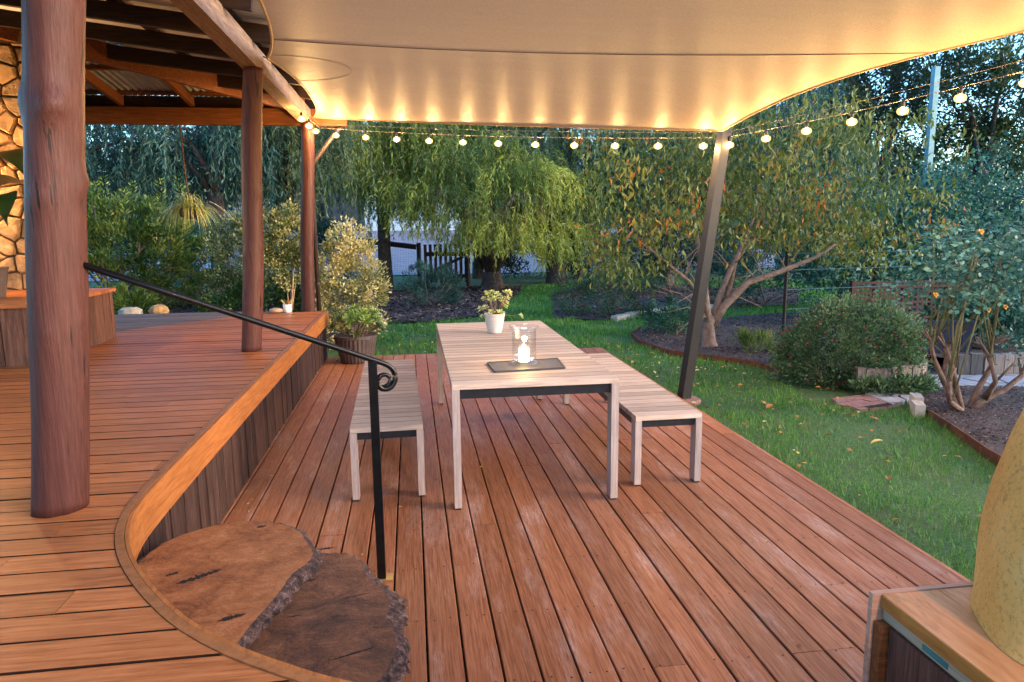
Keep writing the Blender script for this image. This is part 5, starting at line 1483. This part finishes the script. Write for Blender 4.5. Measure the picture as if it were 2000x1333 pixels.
# ivy mass
def ivy():
    root = thing('ivy_thicket', 'dense blue green climbing thicket filling the right background', 'climber', (9.3, 11.3, -.1))
    r = np.random.default_rng(75); C = []
    while len(C) < 640:
        x = r.uniform(6.6, 14); top = 1.9 + .5 * smooth01((x - 7) / 1.8) + .25 * math.sin(x * 2.1) + .15 * math.sin(x * 5.3)
        z = r.uniform(.55 if x < 9.6 else -.1, float(top)); C.append((x, r.uniform(10.6, 12.2) - .25 * (z - 1), z))
    C = np.array(C); idx = np.repeat(np.arange(len(C)), 62); n = len(idx); bt = r.uniform(.05, .9, len(C))
    P = C[idx] + r.normal(size=(n, 3)) * .16; D = r.normal(size=(n, 3)) * .7 + np.array([-.2, -.6, -.2])
    leaves('foliage', P, D, r.uniform(.045, .08, n), r.uniform(.035, .06, n), M['f_ivy'], root, np.clip(bt[idx] + r.normal(size=n) * .18, 0, 1))
    mb = MB()
    for k in range(10):
        x = 7.4 + k * .6; mb.tube([(x, 11.4, -.15), (x + .1, 11.3, .8), (x - .1, 11.4, 1.8)], [.05, .035, .02], 6)
    mb.build('stems', M['trunk'], root)
ivy()

# silver plants by the sleeper wall
S('silver_plant', 'silvery blue leafed plant inside the sleeper bed', (5.28, 7.0, .28), (.24, .24, .28), 26, 30, .09, (.10, .035), M['f_silver'], 77, up=.5, lo=-.3)
S('green_bed_plant', 'blue green leafy plants behind the far sleeper wall', (7.2, 7.7, .35), (.95, .5, .42), 60, 60, .15, (.08, .045), M['f_ivy'], 78, lo=-.3)
S('ground_cover_clump', 'low dark ground cover at the foot of the fuchsia and sleepers', (4.75, 6.25, -.06), (.5, .12, .10), 40, 40, .07, (.06, .02), M['f_fuch'], 79, stems=1, lo=-.2)
S('strappy_clump', 'small strappy green clump beside the plum tree trunk', (4.5, 8.6, -.02), (.28, .2, .16), 14, 50, .08, (.13, .010), M['f_hedge'], 80, stems=1, up=1.4)

# rose bush
def rose():
    b = Vector((4.93, 5.52, -.1)); root = thing('rose_bush', 'gnarled rose bush with tall bare canes and blue green leaves at the right', 'rose bush', tuple(b))
    wood_ = MB(); canes = MB(); rr = random.Random(17)
    arms = [[(4.92, 5.52, -.14), (4.78, 5.52, .05), (4.66, 5.5, .22), (4.56, 5.5, .40), (4.50, 5.5, .58)], [(4.92, 5.52, -.14), (4.82, 5.5, .1), (4.74, 5.48, .30), (4.66, 5.5, .50)], [(4.94, 5.52, -.14), (5.08, 5.5, .0), (5.28, 5.48, .10), (5.45, 5.5, .22), (5.52, 5.5, .38)],
            [(4.95, 5.52, -.12), (5.12, 5.6, .10), (5.25, 5.62, .30), (5.20, 5.6, .5)], [(4.93, 5.55, -.14), (4.84, 5.7, .15), (4.90, 5.75, .36), (4.86, 5.7, .50)], [(5.1, 5.5, .02), (5.1, 5.4, .2), (5.02, 5.4, .42)], [(4.9, 5.5, -.1), (4.62, 5.35, .05), (4.55, 5.3, .25)]]
    tips = []
    for a in arms:
        n = len(a); wood_.tube(a, [.030 - .012 * i / (n - 1) for i in range(n)], 8, .16); tips.append(Vector(a[-1]))
        for k in range(4):
            i = rr.randrange(1, n); s = Vector(a[i]); e = s + Vector((rr.uniform(-.12, .12), rr.uniform(-.08, .08), rr.uniform(.06, .18))); wood_.tube([tuple(s), tuple(e)], [.014, .008], 6, .2); tips.append(e)
    heads = []
    for k in range(30):
        s = tips[rr.randrange(len(tips))]; e = Vector((rr.uniform(4.35, 5.6), 5.5 + rr.uniform(-.25, .35), rr.uniform(1.0, 1.55))); e.x = e.x * .6 + s.x * .4 + .05
        m_ = s.lerp(e, .5) + Vector((rr.uniform(-.05, .05), 0, .05)); canes.tube([tuple(s), tuple(m_), tuple(e)], [.008, .0065, .004], 6); heads.append(e)
    wood_.build('old_wood', M['cane_brown'], root, smooth=True); canes.build('canes', M['cane'], root, smooth=True)
    r = np.random.default_rng(81); C = [tuple(h) for h in heads]
    while len(C) < 120: C.append((r.uniform(4.3, 5.95), r.uniform(5.1, 5.9), r.uniform(.86, 1.5) - .12 * 0))
    C = [c for c in C if c[2] > .84 + .1 * math.sin(c[0] * 9)]
    for k in range(34): C.append((r.uniform(5.35, 5.9), r.uniform(5.2, 5.8), r.uniform(.45, .9)))
    C = np.array(C); idx = np.repeat(np.arange(len(C)), 25); n = len(idx); bt = r.uniform(.1, .95, len(C))
    P = C[idx] + r.normal(size=(n, 3)) * .085; D = r.normal(size=(n, 3)) * np.array([1, 1, .35]) + np.array([0, -.2, -.05])
    leaves('foliage', P, D, r.uniform(.04, .065, n), r.uniform(.026, .042, n), M['f_rose'], root, np.clip(bt[idx] + r.normal(size=n) * .18, 0, 1), curl=.1)
    for p, m_ in (((4.72, 5.3, 1.52), 'yellowflower'), ((4.86, 5.3, .86), 'yellowflower'), ((5.3, 5.3, .84), 'yellowflower'), ((5.02, 5.3, .88), 'yellowflower'), ((5.42, 5.3, .80), 'redflower'), ((4.35, 5.3, 1.0), 'yellowflower')):
        mb = MB(); rosette_verts(mb, p, (0, -1, .3), .03, 12, (0, 0), .8); mb.build('flower', M[m_], root)
rose()
r = thing('red_flower_stem', 'single red flower on a short stem beside the yellow oven', 'flower', (4.6, 4.6, -.1))
MB().tube([(4.62, 4.55, -.1), (4.60, 4.52, .06)], .004, 5).build('stem', M['cane'], r)
for k in range(4):
    mb = MB(); rosette_verts(mb, (4.60, 4.52, .06 + k * .018), (random.uniform(-.5, .5), -1, .5), .035, 10, (0, 0), .6); mb.build('petals', M['redflower'], r)

# ------------------------------------------------------------------ grass, mulch chips, fallen leaves
def grass():
    r = np.random.default_rng(90); n = 420000
    # denser near the camera
    y = 1.0 + 19 * r.random(n) ** 2.3; x = r.uniform(-1.2, 12, n)
    keep = (x < 2.6 + (y) * .85) & ((x > DX1 + .03) | (y > DY1 + .03)) & (x > -1.0)
    for p in (bed1, bed2, bed3, bed4, path): keep &= ~inpoly(p, x, y)
    keep &= ~inpoly([(3.8, 6.1), (4.5, 6.3), (5.6, 7), (5, 8), (4, 7.5)], x, y)
    x, y = x[keep], y[keep]; n = len(x)
    bare = np.sin(x * 2.3 + 1.2 * np.sin(y * 1.9)) * np.sin(y * 2.7 + x) + r.normal(size=n) * .5
    k2 = bare > -.75; x, y, bare = x[k2], y[k2], bare[k2]; n = len(x)
    far = np.clip((y - 4) / 12, 0, 1); h = r.uniform(.02, .055, n) * (1 + .7 * far); w = r.uniform(.0035, .006, n) * (1 + 3.2 * far); h = h * np.where((x < DX1 + .10) & (y < DY1), 1.7, 1.0) * (1 + .35 * np.sin(x * 5.1 + 2 * np.sin(y * 3.3)))
    a = r.uniform(0, 2 * PI, n); lean = r.uniform(.1, .9, n); z = gh(x, y) - .012
    b = np.stack([x, y, z], 1); s = np.stack([np.cos(a), np.sin(a), np.zeros(n)], 1) * w[:, None] / 2; a2 = a + PI / 2 + r.normal(size=n) * .6
    t = b + np.stack([np.cos(a2) * lean * h, np.sin(a2) * lean * h, h], 1)
    V = np.stack([b - s, b + s, t], 1).reshape(-1, 3); F = np.arange(3 * n).reshape(n, 3)
    T_ = np.clip(.42 + .24 * bare + r.normal(size=n) * .2, 0, .9); T_ = np.where(r.random(n) < .07, r.uniform(.93, 1, n), T_)
    o = nmesh('lawn_grass', V, F, M['f_grass'], None, np.repeat(T_, 3)); tag(o, 'short green lawn grass around the deck', 'grass', kind='stuff')
grass()
def scatter(name, label, poly, n, L, W, mat, lift, seed, cat, flat=.25):
    r = np.random.default_rng(seed); xs = [p[0] for p in poly]; ys = [p[1] for p in poly]
    x = r.uniform(min(xs), max(xs), n * 3); y = r.uniform(min(ys), max(ys), n * 3); k = inpoly(poly, x, y); x, y = x[k][:n], y[k][:n]; m_ = len(x)
    D = np.stack([r.normal(size=m_), r.normal(size=m_), r.uniform(0, flat, m_)], 1)
    P = np.stack([x, y, gh(x, y) + lift], 1)
    D = unit(D); S_ = unit(np.cross(D, np.array([[0, 0, 1.]]) + r.normal(size=(m_, 3)) * .35)); l = r.uniform(.5, 1.3, m_)[:, None] * L; w = r.uniform(.6, 1.3, m_)[:, None] * W
    mid = P + D * l * .5 + np.array([0, 0, .006])
    V = np.stack([P, mid + S_ * w / 2, P + D * l, mid - S_ * w / 2], 1).reshape(-1, 3)
    o = nmesh(name, V, np.arange(4 * m_).reshape(m_, 4), mat, None, np.repeat(np.clip(r.normal(.45, .3, m_), 0, 1), 4)); tag(o, label, cat, kind='stuff')
scatter('mulch_chips', 'bark mulch chips in the plum tree bed', bed1, 14000, .045, .016, M['f_chip'], .035, 91, 'mulch')
scatter('mulch_chips', 'bark mulch chips in the rose bed', bed2, 12000, .035, .012, M['f_chip'], .035, 92, 'mulch')
scatter('leaf_litter', 'dry twig and leaf litter before the picket gate', bed3, 9000, .12, .03, M['f_chip'], .03, 93, 'leaf litter')
scatter('leaf_litter', 'leaf litter below the far shrubs at right', bed4, 5000, .10, .03, M['f_chip'], .03, 94, 'leaf litter')
scatter('leaf_litter', 'leaf litter under the hedge at left', [(-8, 9.4), (-1.3, 9.4), (-1.3, 14), (-8, 14)], 6000, .07, .02, M['f_chip'], .035, 95, 'leaf litter')
scatter('fallen_leaves', 'small yellow and brown fallen leaves strewn on the lawn near the plum tree', [(2.6, 5.2), (4.1, 5.3), (4.2, 6.6), (3.7, 8.1), (3.1, 9.4), (2.0, 10), (1.6, 9.1), (2.55, 9)], 130, .055, .032, M['f_litter'], .035, 96, 'fallen leaves')
scatter('fallen_leaves', 'few scattered fallen leaves on the near lawn', [(2.6, 2.5), (3.8, 3.5), (4.3, 5.6), (2.6, 6)], 34, .045, .026, M['f_litter'], .035, 97, 'fallen leaves')
scatter('fallen_leaves', 'pale dry leaves on the grass beyond the deck edge', [(-.5, 9.1), (1.5, 9.1), (1.8, 12), (-.5, 12)], 90, .06, .028, M['f_litter'], .03, 98, 'fallen leaves')
def single_leaf(label, x, y, z, L, W, a, t):
    mb = MB(); d = Vector((math.cos(a), math.sin(a), .12)); s = Vector((-math.sin(a), math.cos(a), 0)); b = Vector((x, y, z)); vs = []; fs = []
    for i in range(6):
        u = i / 5; w = W * math.sin(PI * (.08 + .86 * u)) / 2; c = b + d * L * u + Vector((0, 0, .012 * math.sin(u * 3)))
        vs += [tuple(c - s * w + Vector((0, 0, .006))), tuple(c), tuple(c + s * w + Vector((0, 0, .008)))]
    for i in range(5):
        for j in (0, 1): k = i * 3 + j; fs.append((k, k + 1, k + 4, k + 3))
    tag(mb.add(vs, fs, t).build('fallen_leaf', M['f_litter']), label, 'leaf')
single_leaf('large orange fallen leaf on the grass right of the right bench', 3.18, 5.83, -.065, .10, .06, .6, .35)
single_leaf('curled yellow fallen leaf alone on the near lawn', 3.44, 4.72, -.065, .10, .035, .1, .72)
single_leaf('small brown fallen leaf on the near lawn below the yellow one', 3.05, 3.98, -.065, .05, .04, 1.2, .1)
def deck_bits():
    r = random.Random(99); mb = MB()
    for i in range(60):
        if i < 34: x, y = -1.08 + abs(r.gauss(0, .16)), r.uniform(3.2, 8.6)
        else: x, y = r.uniform(-.9, 2.3), r.uniform(2.2, 8.5)
        a = r.uniform(0, 6.28); L = r.uniform(.012, .03); w = L * .5; z = .004
        c, s = math.cos(a), math.sin(a)
        mb.add([(x, y, z), (x + c * L / 2 - s * w / 2, y + s * L / 2 + c * w / 2, z + .004), (x + c * L, y + s * L, z), (x + c * L / 2 + s * w / 2, y + s * L / 2 - c * w / 2, z + .004)], [(0, 3, 2, 1)], r.uniform(.3, 1))
    tag(mb.build('fallen_leaves', M['f_litter']), 'tiny dry leaf scraps on the lower deck boards', 'fallen leaves', kind='stuff')
deck_bits()
